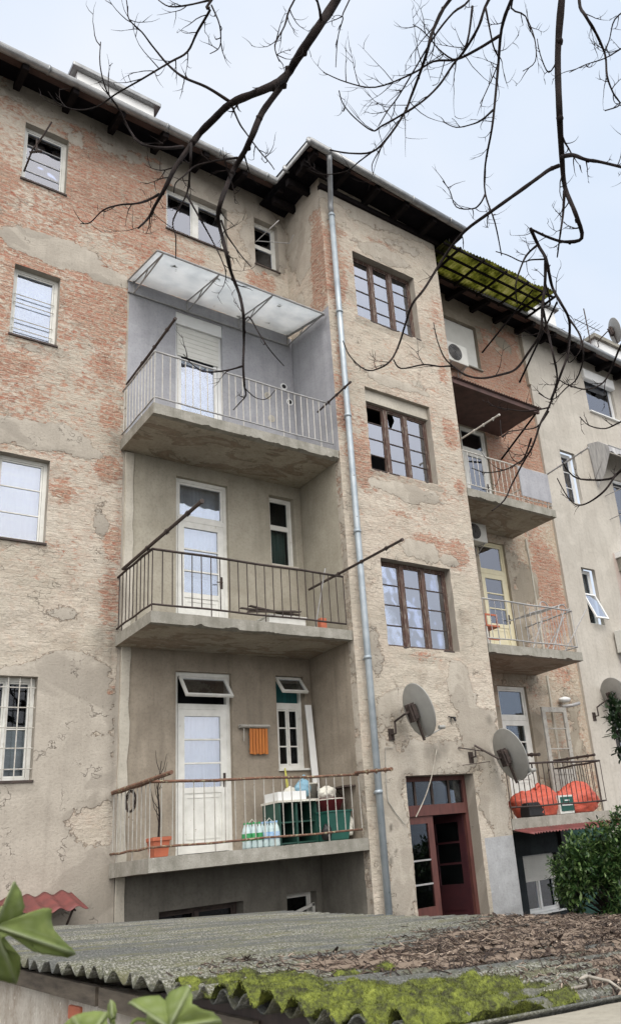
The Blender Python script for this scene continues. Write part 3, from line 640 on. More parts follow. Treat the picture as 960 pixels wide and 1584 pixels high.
# ------------------------------------------------------------------ openings
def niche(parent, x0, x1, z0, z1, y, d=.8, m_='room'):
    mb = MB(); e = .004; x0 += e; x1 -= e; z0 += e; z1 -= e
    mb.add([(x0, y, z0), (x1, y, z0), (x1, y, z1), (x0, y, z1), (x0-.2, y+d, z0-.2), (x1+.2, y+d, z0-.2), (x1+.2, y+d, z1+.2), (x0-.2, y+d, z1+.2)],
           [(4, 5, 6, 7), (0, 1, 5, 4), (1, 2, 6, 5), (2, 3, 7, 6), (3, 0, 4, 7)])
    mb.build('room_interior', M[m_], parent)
def sheet(name, parent, x0, x1, z0, z1, y, m_, amp=.012, waves=14, n=40):
    mb = MB()
    for i in range(n+1):
        x = x0+(x1-x0)*i/n
        for k in range(2): mb.v.append((x, y+amp*math.sin(i/n*waves*2+(1.2 if k else 0))+amp*.6*float(vnoise(i*.7, k, 3)), z0 if k == 0 else z1))
    mb.f = [(2*i, 2*i+2, 2*i+3, 2*i+1) for i in range(n)]; mb.mi = [0]*n
    return mb.build(name, M[m_], parent, smooth=True, solid=.003)
def ring(mb, x0, x1, z0, z1, y0, y1, w, mi=0, wt=None, wb=None):
    wt = w if wt is None else wt; wb = w if wb is None else wb
    mb.box((x0, y0, z0), (x0+w, y1, z1), mi); mb.box((x1-w, y0, z0), (x1, y1, z1), mi)
    mb.box((x0+w, y0, z1-wt), (x1-w, y1, z1), mi); mb.box((x0+w, y0, z0), (x1-w, y1, z0+wb), mi)
def window(parent, x0, x1, z0, z1, y, fm='white', cols=(0, 1), rows=1, fw=.055, mull=.05, bar=.016, barm=None, gm='glass', curtain=None, missing=(), sill='darkbrown', rowz=None, cz=None, name='window', room='room', sillout=.02):
    mats = [M[fm], M[barm or fm]]; mb = MB(); e = .003
    ring(mb, x0-e, x1+e, z0-e, z1+e, y, y+.07, fw)
    ix0, ix1, iz0, iz1 = x0+fw, x1-fw, z0+fw, z1-fw
    cx = [ix0+(ix1-ix0)*c for c in cols]; pn = MB()
    zs = [iz0+(iz1-iz0)*t for t in rowz] if rowz else list(np.linspace(iz0, iz1, rows+1))
    for c in cx[1:-1]: mb.box((c-mull/2, y-.012, iz0), (c+mull/2, y+.058, iz1), 0)
    for k in range(len(cx)-1):
        a = cx[k]+(mull/2 if k else 0); b = cx[k+1]-(mull/2 if k < len(cx)-2 else 0)
        ring(mb, a+.001, b-.001, iz0, iz1, y+.012, y+.05, .022)
        for z in zs[1:-1]: mb.box((a+.022, y+.016, z-bar/2), (b-.022, y+.044, z+bar/2), 1)
        for r_ in range(len(zs)-1):
            if (k, r_) in missing: continue
            pn.box((a+.015, y+.028, zs[r_]+.002), (b-.015, y+.032, zs[r_+1]-.002))
    W_ = mb.build(name, mats, parent)
    pn.build('pane', M[gm], W_)
    if curtain:
        for c in (curtain if isinstance(curtain, list) else [curtain]):
            cm, a, b, c0, c1 = c
            sheet('curtain', W_, x0+(x1-x0)*a, x0+(x1-x0)*b, z0+(z1-z0)*c0, z0+(z1-z0)*(c1 if c1 < .97 else 1.25), y+.13, cm)
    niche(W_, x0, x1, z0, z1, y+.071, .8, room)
    if sill:
        s = MB(); s.box((x0-.015, y-.13-sillout, z0-.025), (x1+.015, y+.002, z0+.006)); s.build('sill', M[sill], W_)
    return W_
y = YR+.12
window(BL, 2.27, 2.96, 10.73, 11.93, y, rows=4, barm='grey_metal', bar=.012, curtain=[('curtain2', .02, .78, .0, .66), ('blue_curtain', .45, .98, .4, .98)])
window(BL, 2.29, 2.96, 7.76, 9.04, y, rows=1, curtain=[('blue_curtain', .02, .98, 0, .98)])
window(BL, 2.29, 2.97, 4.50, 5.80, y, rows=3, curtain=[('curtain2', .02, .98, 0, 1)])
window(BL, 2.29, 2.98, 1.28, 2.61, y, cols=(0, .5, 1), rows=2, mull=.035, fm='white', curtain=[('curtain2', .02, .98, 0, .5)], gm='glass_dim')
window(BL, 4.69, 5.90, 10.90, 11.91, y, cols=(0, .5, 1), mull=.11, curtain=[('curtain', .02, .98, 0, .98)])
window(BL, 6.48, 7.01, 10.90, 12.03, y, rows=2, rowz=(0, .5, 1), bar=.09, curtain=[('curtain', .1, .9, 0, .48)])
# grille bars outside two left windows
def grille(x0, x1, z0, z1, nx, nz_, y, m_='light_bar', r=.008, lab=None):
    mb = MB()
    for i in range(nx):
        x = x0+(x1-x0)*(i+.5)/nx; mb.tube([(x, y, z0), (x, y, z1)], r, 5)
    for i in range(nz_):
        z = z0+(z1-z0)*(i+.5)/nz_; mb.tube([(x0, y+.012, z), (x1, y+.012, z)], r, 5)
    return mb.build('window_grille', M[m_], BL)
grille(2.29, 2.98, 1.3, 2.6, 5, 5, YR+.03)
mb = MB()
for z in (7.95, 8.12, 8.42, 8.57): mb.tube([(2.33, YR+.10, z), (2.92, YR+.10, z-.01)], .008, 5)
mb.build('rod', M['light_bar'], BL)
# dark rooms below
window(BL, 4.65, 5.88, -1.1, -.46, YR+.2, fm='darkbrown', cols=(0, .5, 1), gm='glass_dim', room='dark', sill=None)
w_ = window(BL, 6.58, 7.09, -1.1, -.46, YR+.16, fm='white', cols=(0, 1), gm='glass_dim', room='dark', sill=None, fw=.04)
mb = MB(); mb.obox((6.84, YR+.05, -.70), (.235, 0, .06), (0, .015, 0), (0, 0, .022)); mb.obox((6.62, YR+.05, -.95), (.02, 0, 0), (0, .015, 0), (0, 0, .2)); mb.obox((7.06, YR+.05, -.85), (.02, 0, 0), (0, .015, 0), (0, 0, .22)); mb.build('open_sash', M['white'], w_)

# stair tower windows: three casements of four panes with heavy brown posts
def tower_window(z0, z1, x0, x1, fm, missing, topgap=0, dark_low=False):
    y = YF+.15
    w = window(BL, x0, x1, z0, z1-topgap, y, fm=fm, cols=(0, .335, .665, 1), rows=4, fw=.05, mull=.09, bar=.018, gm='glass_mid', missing=missing, sill='darkbrown', room='dark', barm='darkbrown')
    if topgap:
        mb = MB(); mb.box((x0-.01, y-.07, z1-topgap), (x1+.01, y+.1, z1+.004)); mb.build('lintel', M['trim'], w)
    if dark_low:
        mb = MB(); mb.box((x0+.05, y+.08, z0+.05), (x1-.05, y+.1, z0+.38)); mb.build('board', M['brown'], w)
    return w
tower_window(9.40, 10.90, 7.86, 9.38, 'brown', ())
w3 = tower_window(6.22, 7.87, 7.86, 9.38, 'brown', ((0, 3), (0, 0), (1, 3)), .24)
mb = MB(); yy = YF+.15+.03
xa, xb, za, zb = 8.43, 8.83, 7.24, 7.58
mb.add([(xa+.10, yy, za), (xb, yy, za), (xb, yy, zb), (xa+.16, yy, zb), (xa+.2, yy, 7.45)], [(0, 1, 2, 3, 4)]); mb.add([(xa, yy, za), (xa+.07, yy, za), (xa+.02, yy, zb), (xa, yy, zb)], [(0, 1, 2, 3)])
mb.build('broken_pane', M['glass_mid'], w3, solid=.003)
tower_window(3.06, 4.57, 7.87, 9.41, 'brown', (), 0, True)

# entrance door
mb = MB(); y = YF+.22; x0, x1, zt = 7.97, 9.38, 1.03
ring(mb, x0, x1, GZ, zt, y, y+.09, .07, 0, wb=.001)
mb.box((x0+.07, y-.02, .44), (x1-.07, y+.09, .60))
D = mb.build('door', M['red_door'], BL)
for t in (.25, .5, .75): x = x0+(x1-x0)*t; mb = MB(); mb.box((x-.018, y+.02, .6), (x+.018, y+.06, zt-.07)); mb.build('glazing_bar', M['darkbrown'], D)
mb = MB(); mb.box((x0+.07, y+.035, .6), (x1-.07, y+.039, zt-.07)); mb.build('pane', M['glass_dim'], D)
mb = MB(); xa, xb = x0+.07, 8.62                   # closed leaf
ring(mb, xa+.002, xb, GZ+.02, .437, y+.01, y+.06, .11, wb=.12)
mb.box((xa+.11, y+.012, -1.02), (xb-.11, y+.058, -.86)); mb.box((xa+.11, y+.03, GZ+.1), (xb-.11, y+.05, -1.02))
LF = mb.build('door_leaf', M['red_door'], D)
for z in (-.20, -.54): mb = MB(); mb.box((xa+.11, y+.015, z-.012), (xb-.11, y+.05, z+.012)); mb.build('glazing_bar', M['grey_metal'], D)
mb = MB(); mb.box((xa+.11, y+.032, -.86), (xb-.11, y+.036, .33)); mb.build('pane', M['glass_dim'], D)
# open leaf swung inwards
a = Vector((x1-.08, y+.06, 0)); d = Vector((-.22, 1, 0)).normalized(); nn_ = Vector((d.y, -d.x, 0)); L = .68
mb = MB()
def leafbox(s0, s1, z0, z1, t=.022, o=0):
    c = a+d*(s0+s1)/2; c.z = (z0+z1)/2; mb.obox(c+nn_*o, d*(s1-s0)/2, nn_*t, (0, 0, (z1-z0)/2))
leafbox(0, .11, GZ+.02, .43); leafbox(L-.11, L, GZ+.02, .43); leafbox(.11, L-.11, .32, .43); leafbox(.11, L-.11, -1.0, -.62)
leafbox(.11, L-.11, GZ+.02, -1.0, .012)
for z in (.01, -.31): leafbox(.11, L-.11, z-.015, z+.015)
mb.build('door_leaf', M['dark_red'], D)
mb = MB(); leafbox(.11, L-.11, -.62, .32, .003); mb.build('pane', M['glass_dim'], D)
mb = MB(); mb.box((x0+.03, y+.1, GZ), (x0+.05, y+2.2, 1.0)); mb.box((x1-.0, y+.1, GZ), (x1+.02, y+2.2, 1.0)); mb.box((x0, y+2.2, GZ), (x1, y+2.25, 1.0)); mb.box((x0, y+.1, .98), (x1, y+2.2, 1.02)); mb.build('stair_hall', M['room'], D)

# ---- balcony doors
def leaf_door(x0, x1, z0, z1, ztr, y, fm, rows, glass_z, curt, panel=True, name='door', transom_open=False, trc='curtain', leafglass='glass', fw=.06, stile=.1, gmT='glass'):
    mb = MB(); e = .003
    ring(mb, x0-e, x1+e, z0, z1+e, y, y+.08, fw, wb=.002); mb.box((x0+fw, y-.01, ztr-.04), (x1-fw, y+.08, ztr+.04))
    D = mb.build(name, M[fm], BL)
    if not transom_open:
        t = MB(); ring(t, x0+fw+.001, x1-fw-.001, ztr+.04, z1-fw, y+.01, y+.05, .035); t.build('transom', M[fm], D)
        g = MB(); g.box((x0+fw+.03, y+.03, ztr+.06), (x1-fw-.03, y+.034, z1-fw-.02)); g.build('pane', M[gmT], D)
        if trc: sheet('curtain', D, x0+.05, x1-.05, ztr+.03, z1-.05, y+.12, trc)
    l = MB(); a, b = x0+fw+.002, x1-fw-.002
    ring(l, a, b, z0+.02, ztr-.042, y-.005, y+.045, stile, wb=.12)
    g0, g1 = glass_z
    l.box((a+stile, y, g0-.08), (b-stile, y+.04, g0))
    if panel: l.box((a+stile, y+.012, z0+.14), (b-stile, y+.03, g0-.08)); ring(l, a+stile+.03, b-stile-.03, z0+.2, g0-.13, y+.004, y+.02, .018)
    zs = np.linspace(g0, ztr-.042-stile, rows+1)
    for z in zs[1:-1]: l.box((a+stile, y, z-.012), (b-stile, y+.04, z+.012))
    l.build('door_leaf', M[fm], D)
    g = MB(); g.box((a+stile-.01, y+.018, g0), (b-stile+.01, y+.022, ztr-.042-stile)); g.build('pane', M[leafglass], D)
    for c in curt: sheet('curtain', D, a+(b-a)*c[1], a+(b-a)*c[2], c[3], c[4], y+.12, c[0], amp=.015)
    h = MB(); hx = b-stile*.5; hz = z0+1.0; h.box((hx-.02, y-.012, hz-.1), (hx+.02, y-.004, hz+.1)); h.tube([(hx, y-.01, hz), (hx, y-.05, hz), (hx-.1, y-.05, hz-.01)], .009, 6)
    h.build('handle', M['dark_metal'], D)
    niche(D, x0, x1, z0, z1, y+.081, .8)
    return D
yd = YR+.06
leaf_door(4.88, 5.78, 3.27, 5.98, 5.28, yd, 'white', 3, (4.05, 0), [('curtain', .05, .98, 4.35, 5.2), ('curtain2', .05, .98, 3.9, 4.35)])
D1 = leaf_door(4.88, 5.77, .21, 2.79, 2.28, yd, 'white', 3, (1.12, 0), [('curtain', .05, .98, 1.0, 2.2)], transom_open=True)
def hopper(parent, x0, x1, zt, L, y, ang, m_='white', w=.04):
    c = Vector((0, -math.sin(ang), -math.cos(ang))); nrm = Vector((0, -math.cos(ang), math.sin(ang))); mb = MB(); mb2 = MB()
    def bar(xa, xb, s0, s1, t=.018, q=mb):
        p = Vector(((xa+xb)/2, y, zt))+c*(s0+s1)/2; q.obox(p, ((xb-xa)/2, 0, 0), c*(s1-s0)/2, nrm*t)
    bar(x0, x0+w, 0, L); bar(x1-w, x1, 0, L); bar(x0+w, x1-w, 0, w); bar(x0+w, x1-w, L-w, L)
    bar(x0+w, x1-w, w, L-w, .002, mb2)
    o = mb.build('open_sash', M[m_], parent); mb2.build('pane', M['glass_dim'], parent); return o
hopper(D1, 4.95, 5.70, 2.72, .42, yd-.01, R(38))
# third floor door with a half lowered roller shutter
mb = MB(); x0, x1 = 4.87, 5.74
ring(mb, x0-.003, x1+.003, 6.40, 8.93, yd, yd+.08, .07, wb=.06); mb.box((x0+.435, yd+.01, 6.46), (x0+.49, yd+.06, 6.5))
D3 = mb.build('door', M['pvc'], BL)
mb = MB(); mb.box((x0-.002, yd-.05, 8.93), (x1+.002, yd+.12, 9.172)); mb.build('shutter_box', M['pvc'], D3)
mb = MB()
for k in range(13): z = 8.90-k*.045; mb.box((x0+.05, yd-.012-.004*(k % 2), z-.043), (x1-.05, yd-.002, z+.0005))
mb.build('roller_shutter', M['ac'], D3)
mb = MB(); ring(mb, x0+.075, x1-.075, 6.47, 8.86, yd+.012, yd+.05, .06); mb.build('door_leaf', M['pvc'], D3)
mb = MB(); mb.box((x0+.12, yd+.03, 6.5), (x1-.12, yd+.034, 8.85)); mb.build('pane', M['glass'], D3)
sheet('curtain', D3, x0+.1, x1-.1, 6.45, 8.08, yd+.12, 'blue_curtain')
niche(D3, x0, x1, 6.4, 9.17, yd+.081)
# small side windows on the balconies
window(BL, 6.56, 7.05, 4.69, 5.99, YR+.1, rows=2, rowz=(0, .58, 1), bar=.09, curtain=[('green_curtain', .1, .85, 0, .55)], gm='glass_dim', sill='trim')
WS = window(BL, 6.54, 7.06, 1.33, 2.35, YR+.1, rows=3, cols=(0, .5, 1), mull=.02, bar=.02, gm='glass_dim', sill='white', fw=.075, room='room')
W2 = MB(); ring(W2, 6.54, 7.06, 2.35, 2.8, YR+.1, YR+.16, .03); W2 = W2.build('window_frame', M['white'], WS)
mb = MB(); mb.box((6.57, YR+.17, 2.37), (7.03, YR+.19, 2.78)); mb.build('curtain', M['teal'], WS)
hopper(WS, 6.57, 7.04, 2.78, .36, YR+.06, R(40))

# ---- balconies (left stack)
def slab(x0, x1, y0, y1, z0, z1, seed=1, broken=True):
    """concrete slab with a chipped lower lip"""
    mb = MB(); n = 90; v = []
    for i in range(n+1):
        x = x0+(x1-x0)*i/n; c = .0
        r1 = float(fbm(x*5, seed, seed, 3)); r2 = float(fbm(x*2.3, seed+8, seed, 4))
        low = z0+(.035*max(0, float(fbm(x*4.5, seed+8, seed, 5, .65))-.56)*5 if broken else 0)+.006*(r1-.5)
        v += [(x, y1, z1), (x, y0+.006*(r1-.5), z1-.006*r1), (x, y0+.008*(r2-.5), low), (x, y0+.07+.05*r2, z0-.004), (x, y0+.3, z0+.012*(r1-.5)), (x, y1, z0-.01)]
    mb.v = v; K = 6
    mb.f = [(K*i+j, K*i+(j+1) % K, K*(i+1)+(j+1) % K, K*(i+1)+j) for i in range(n) for j in range(K)]+[tuple(range(K))[::-1], tuple(K*n+j for j in range(K))]
    mb.mi = [0, 0, 0, 1, 1, 0]*n+[0, 0]
    return mb.build('balcony', [M['concrete'], M['soffit']], BL)
def railing(parent, x0, x1, y0, y1, zt, zb, zs, sp, bm, rm, rt=.018, rb=.008, left=True, right=False, side=None, feet=True, ext=0):
    mb = MB(); sg = float(vnoise(zt, 3, 4))*.01
    def line(p, q, r): n = 8; mb.tube([tuple(a+(b-a)*k/n+(.006*math.sin(k*1.7+zt) if i == 2 else 0) for i, (a, b) in enumerate(zip(p, q))) for k in range(n+1)], r, 7)
    line((x0, y0, zt), (x1, y0, zt), rt); line((x0, y0, zb), (x1, y0, zb), rt*.8)
    if left: line((x0, y0, zt), (x0, y1, zt), rt); line((x0, y0, zb), (x0, y1, zb), rt*.8)
    if right: line((x1, y0, zt), (x1, y1, zt), rt); line((x1, y0, zb), (x1, y1, zb), rt*.8)
    r = mb.build('railing', rm if not isinstance(rm, str) else M[rm], parent, smooth=True)
    b = MB(); rnd = random.Random(int(zt*100))
    n = int((x1-x0)/sp)
    for i in range(n+1):
        x = x0+(x1-x0)*i/n; j = rnd.uniform(-.006, .006); low = zs if i % 6 == 0 else zb-.0
        b.tube([(x, y0, low), (x+j, y0, zt)], rb, 5)
    for fl, xx in ((left, x0), (right, x1)):
        if fl:
            m_ = int((y1-y0)/sp)
            for i in range(1, m_+1):
                yy = y0+(y1-y0)*i/(m_+.5); b.tube([(xx, yy, zs if i % 4 == 0 else zb), (xx, yy, zt)], rb, 5)
    b.build('railing_bars', M[bm], parent)
    return r
B3 = slab(3.98, XL-.02, 10.0, YR-.01, 6.23, 6.40, 3); railing(B3, 4.0, 7.1, 10.02, YR, 7.28, 6.50, 6.40, .118, 'light_bar', 'grey_metal', .016, .007)
B2 = slab(3.98, XL-.02, 10.0, YR-.01, 3.10, 3.26, 8); railing(B2, 4.0, 7.1, 10.02, YR, 4.14, 3.36, 3.26, .138, 'dark_metal', 'dark_metal', .018, .008)
B1 = slab(3.98, XL-.02, 9.98, YR-.01, .03, .20, 14, False); railing(B1, 4.0, 7.1, 10.0, YR, 1.07, .31, .20, .136, 'grey_frame', 'rust', .019, .0075)
# right stack
C3 = slab(XR+.02, 12.64, 10.0, YR-.01, 6.16, 6.33, 21); railing(C3, 10.14, 12.58, 10.02, YR, 7.14, 6.42, 6.33, .125, 'light_bar', 'light_bar', .014, .007, left=False, right=True)
C2 = slab(XR+.02, 12.70, 10.0, YR-.01, 3.10, 3.27, 25); railing(C2, 10.14, 12.62, 10.02, YR, 4.12, 3.38, 3.27, .15, 'grey_metal', 'grey_metal', .016, .007, left=False, right=True)
C1 = slab(XR+.02, 12.72, 10.0, YR-.01, .10, .28, 29, False); railing(C1, 10.14, 12.66, 10.0, YR, 1.17, .45, .28, .13, 'dark_metal', 'dark_metal', .018, .008, left=False, right=True)
mb = MB(); mb.box((11.65, 9.975, 6.46), (12.55, 9.985, 7.12)); mb.build('screen_panel', M['grey_paint'], C3)

# doors and windows of the right stack
leaf_door(11.45, 12.26, 6.30, 8.72, 8.15, yd, 'white', 1, (6.75, 0), [('curtain', .05, .98, 6.5, 7.6)], gmT='glass_dim', trc=None)
leaf_door(11.50, 12.33, 3.27, 5.96, 5.28, yd, 'cream', 3, (4.15, 0), [('curtain', .05, .98, 4.0, 5.2)])
D0 = leaf_door(11.52, 12.36, .21, 2.84, 2.2, yd, 'white', 3, (1.1, 0), [], gmT='glass_dim', trc=None, leafglass='glass_dim')
# grey outer leaf folded open against the wall
mb = MB(); ring(mb, 12.42, 13.16, .30, 2.38, YR-.28, YR-.24, .10, wb=.12); mb.box((12.52, YR-.28, 1.05), (13.06, YR-.24, 1.15)); mb.box((12.52, YR-.27, .42), (13.06, YR-.25, 1.05))
for z in (1.55, 1.95): mb.box((12.52, YR-.275, z-.012), (13.06, YR-.245, z+.012))
mb.build('open_leaf', M['grey_frame'], D0)
W4 = window(BL, 11.40, 12.45, 10.40, 11.62, YR+.1, fm='pvc', rows=1, curtain=[('curtain2', .02, .98, 0, 1)], sill='concrete')
mb = MB(); mb.box((11.46, YR+.06, 10.46), (12.39, YR+.08, 11.56)); mb.build('blind', M['ac'], W4)
W0 = window(BL, 11.58, 12.50, -1.36, -.36, YR+.1, fm='pvc', cols=(0, .48, 1), rows=1, gm='glass_mid', room='dark', sill='pvc')
mb = MB()
for k in range(11): z = -.38-k*.04; mb.box((11.6, YR+.06-.003*(k % 2), z-.038), (12.48, YR+.075, z+.0005))
mb.build('roller_shutter', M['ac'], W0)
# dark post and teal panel beside it
mb = MB(); mb.box((12.62, YR-.1, GZ), (12.8, YR-.004, .1)); mb.build('post', M['black'], BL)
mb = MB(); mb.box((12.82, YR-.06, GZ), (14.05, YR-.004, .05)); mb.build('side_panel', M['dark_green'], BL)
# wall vents on the grey loggia (ceramic rings)
for x, z, c in ((6.62, 7.98, 'trim'), (6.68, 7.52, 'trim'), (6.97, 8.28, 'pvc'), (7.08, 7.98, 'pvc')):
    mb = MB(); mb.tube([(x, YR-.02, z), (x, YR-.002, z)], .07, 16); o = mb.build('wall_vent', M[c], BL, smooth=False)
    m2 = MB(); m2.tube([(x, YR-.027, z), (x, YR-.019, z)], .042, 14); m2.build('vent_grille', M['black' if c == 'pvc' else 'grey_frame'], o)

# ================================================================== NEIGHBOUR
NB = empty('neighbouring_building', (18, 12, GZ), 'pale grey rendered apartment house adjoining the brick bay on the right', 'building')
YN = 11.24
H_n = [(16.35, 17.6, 10.40, 11.65, .25), (14.77, 15.33, 7.46, 8.87, .3), (14.77, 15.28, 4.39, 5.76, .3), (14.9, 15.4, 1.3, 2.72, .3), (16.72, 18.0, 6.6, 8.5, .2)]
wallsheet('wall', NB, 14.1, 22, GZ-.1, 12.2, H_n, lambda u, v, w: (u, YN-w*.3, v), [M['neighbour'], M['neighbour2']], lambda u, v: 0*u, lambda u, v: 1+0*u, lambda u, v: 0*u, step=.25, disp=.004, seed=71, matfn=lambda u, v: 1 if (u > 16.1 and v < 6.2) else 0)
mb = MB(); mb.box((14.1, YN, GZ), (14.14, YR+.2, 12.0)); mb.build('wall', M['neighbour'], NB)
mb = MB(); mb.box((14.02, YN-.03, 10.5), (14.10, YR, 12.1)); mb.build('joint_strip', M['trim'], NB)
BLs = BL; BL = NB
NW4 = window(NB, 16.35, 17.6, 10.40, 11.65, YN+.08, fm='pvc', curtain=[('curtain2', .02, .98, 0, 1)], sill='pvc')
mb = MB(); mb.box((16.3, YN-.1, 11.38), (17.62, YN+.06, 11.68)); mb.build('shutter_box', M['pvc'], NW4, bevel=.03)
window(NB, 14.77, 15.33, 7.46, 8.87, YN+.16, fm='pvc', rows=3, gm='glass', curtain=[('curtain2', .1, .9, 0, .9)], sill='trim')
NW2 = window(NB, 14.77, 15.28, 4.39, 5.76, YN+.16, fm='pvc', rows=2, gm='glass_dim', curtain=[('curtain2', .1, .9, .45, 1)], sill='trim')
hopper(NW2, 14.8, 15.25, 5.15, .72, YN+.1, R(22), 'pvc')
window(NB, 14.9, 15.4, 1.3, 2.72, YN+.16, fm='pvc', rows=2, gm='glass', curtain=[('curtain2', .1, .9, 0, 1)], sill='trim')
NWR = window(NB, 16.72, 18.0, 6.6, 8.5, YN+.05, fm='pvc', cols=(0, .5, 1), rows=1, curtain=[('curtain', .02, .98, 0, 1)], sill=None)
mb = MB(); mb.box((16.2, YN-.35, 6.18), (18.6, YN, 6.32)); mb.build('ledge', M['pvc'], NB); mb = MB(); mb.box((16.25, YN-.28, 5.85), (18.6, YN, 6.18)); mb.build('ledge_face', M['concrete'], NB)
BL = BLs

# ================================================================== THINGS ON AND ROUND THE BUILDING
# ---- canopy over the top balcony
CN = empty('balcony_canopy', (5.5, YR, 9.4), 'sloping milky sheet canopy on steel brackets over the grey painted top balcony', 'canopy')
cx0, cx1 = 4.02, 7.12; zi, zo = 9.46, 9.17
def cpt(x, t, dz=0): return (x, YR-.02+(10.02-YR+.02)*t, zi+(zo-zi)*t+dz)
mb = MB(); n = 24
for i in range(n+1):
    x = cx0+(cx1-cx0)*i/n
    for t in (0, .33, .66, 1): mb.v.append(cpt(x, t, .01*math.sin(i*1.1)))
mb.f = [(4*i+j, 4*i+j+1, 4*i+j+5, 4*i+j+4) for i in range(n) for j in range(3)]; mb.mi = [0]*len(mb.f)
mb.build('canopy_sheet', M['acrylic'], CN, smooth=True, solid=.008)
for x in (cx0+.1, cx0+1.05, cx0+2.05, cx1-.03):
    mb = MB(); a = Vector(cpt(x, .02, -.03)); b = Vector(cpt(x, 1, -.03)); c = Vector((x, YR-.03, zi-.25))
    mb.tube([a, b], .013, 5); mb.tube([c, b+Vector((0, .05, 0))], .013, 5); mb.tube([c, c+Vector((0, 0, .26))], .016, 5)
    mb.tube([a.lerp(b, .5), Vector(cpt(x+.0, .35, -.17))], .010, 5)
    mb.build('bracket', M['grey_metal'], CN)
mb = MB(); mb.tube([cpt(cx0, 1, -.02), cpt(cx1, 1, -.02)], .018, 6); mb.tube([(cx0, YR-.03, zi-.25), (cx1, YR-.03, zi-.25)], .014, 6); mb.tube([cpt(cx0, 0, -.02), cpt(cx0, 1, -.02)], .014, 6); mb.tube([cpt(cx1, 0, -.02), cpt(cx1, 1, -.02)], .016, 6)
mb.build('rim_frame', M['grey_metal'], CN)
mb = MB(); mb.box((cx0+.01, YR-.03, zi-.24), (cx1-.02, YR-.012, zi-.02)); mb.build('back_board', M['grey_paint'], CN)

# ---- corrugated sheet helper
def corrugated(name, x0, x1, y0, y1, zf, per, amp, mt, parent=None, along='x', solid=.005, nx=40, sub=8, jag=0):
    """waves repeat across y when along == 'x', else across x"""
    mb = MB()
    if along == 'x': ny = int((y1-y0)/per*sub); nx_ = nx
    else: ny = nx; nx_ = int((x1-x0)/per*sub)
    for i in range(nx_+1):
        for j in range(ny+1):
            x = x0+(x1-x0)*i/nx_; yy = y0+(y1-y0)*j/ny
            if jag and i in (0, nx_) and along == 'x': x += jag*(float(vnoise(yy*2.1, 3, 8))-.5)
            if jag and j in (0,) and along != 'x': yy += jag*(float(vnoise(x*2.1, 3, 8))-.5)
            ph = (yy if along == 'x' else x)/per*2*math.pi
            mb.v.append((x, yy, zf(x, yy)+amp*math.cos(ph)))
    mb.f = [(i*(ny+1)+j, (i+1)*(ny+1)+j, (i+1)*(ny+1)+j+1, i*(ny+1)+j+1) for i in range(nx_) for j in range(ny)]; mb.mi = [0]*len(mb.f)
    return mb.build(name, mt, parent, smooth=True, solid=solid)
# mossy translucent roof beyond the tower
TC = empty('terrace_canopy', (12, 10.2, 11.9), 'mossy green translucent corrugated canopy on a dark wooden grid under the right eaves', 'canopy')
corrugated('corrugated_sheet', 10.14, 13.6, 9.66, 10.66, lambda x, y: 11.99+.04*(x-10)/3+(y-9.6)*.02, .09, .018, M['moss_sheet'], TC, along='y', nx=6, jag=.1)
for yy in (9.72, 10.0, 10.3, 10.6):
    mb = MB(); mb.box((10.12, yy-.02, 11.92), (13.6, yy+.02, 11.965)); mb.build('purlin', M['rafter'], TC)
for x in (10.5, 11.2, 11.9, 12.6, 13.2, 13.55):
    mb = MB(); mb.box((x-.018, 9.6, 11.87), (x+.018, 10.62, 11.918)); mb.build('rafter', M['rafter'], TC)
mb = MB(); mb.tube([(12.9, 9.75, 11.9), (12.55, YR, 10.95)], .02, 6); mb.build('strut', M['rafter'], TC)
mb = MB(); mb.tube([(13.75, 9.75, 11.9), (13.75, YR, 10.5)], .025, 6); mb.build('strut', M['rafter'], TC)
# dark lean-to roof above the upper right balcony
DC = empty('balcony_roof', (11.4, YR, 8.7), 'dark brown corrugated lean-to roof over the upper balcony right of the stair tower', 'canopy')
corrugated('corrugated_sheet', XR+.02, 12.72, 9.95, YR-.01, lambda x, y: 8.78-.04*(y-10), .076, .012, M['rust_tin'], DC, along='y', nx=5)
mb = MB(); mb.box((XR+.02, 10.0, 8.66), (12.68, 10.06, 8.755)); mb.build('beam', M['rust_tin'], DC)
mb = MB(); mb.box((XR+.03, 10.08, 8.70), (12.66, YR-.02, 8.712)); mb.build('ceiling_board', M['rust_tin'], DC)
for x in (12.64,):
    mb = MB(); mb.tube([(x, 10.05, 8.70), (x, YR-.02, 8.1)], .022, 6); mb.build('strut', M['rafter'], DC)
# red strip roof under the lowest right balcony
RS = corrugated('tin_roof', XR+.03, 15.0, 9.55, 10.35, lambda x, y: .02+(y-9.6)*.2, .076, .012, [M['red_tin']], None, along='y', nx=6, jag=.12)
tag(RS, 'long red corrugated strip roof under the lowest right balcony, above the bush', 'canopy')
# small red roof on the left wall
LR = empty('door_canopy', (3.0, YR, -.2), 'small red corrugated porch roof fixed low on the left wall', 'canopy')
corrugated('corrugated_sheet', 2.0, 3.52, 10.62, YR-.02, lambda x, y: -.27+(y-10.6)*.29, .2, .022, M['red_tin'], LR, along='y', nx=6, sub=12)
mb = MB(); mb.tube([(3.38, 10.75, -.28), (3.38, YR-.01, -.72)], .015, 6); mb.tube([(3.38, 10.66, -.29), (3.38, YR-.01, -.14)], .012, 6); mb.build('bracket', M['dark_metal'], LR)

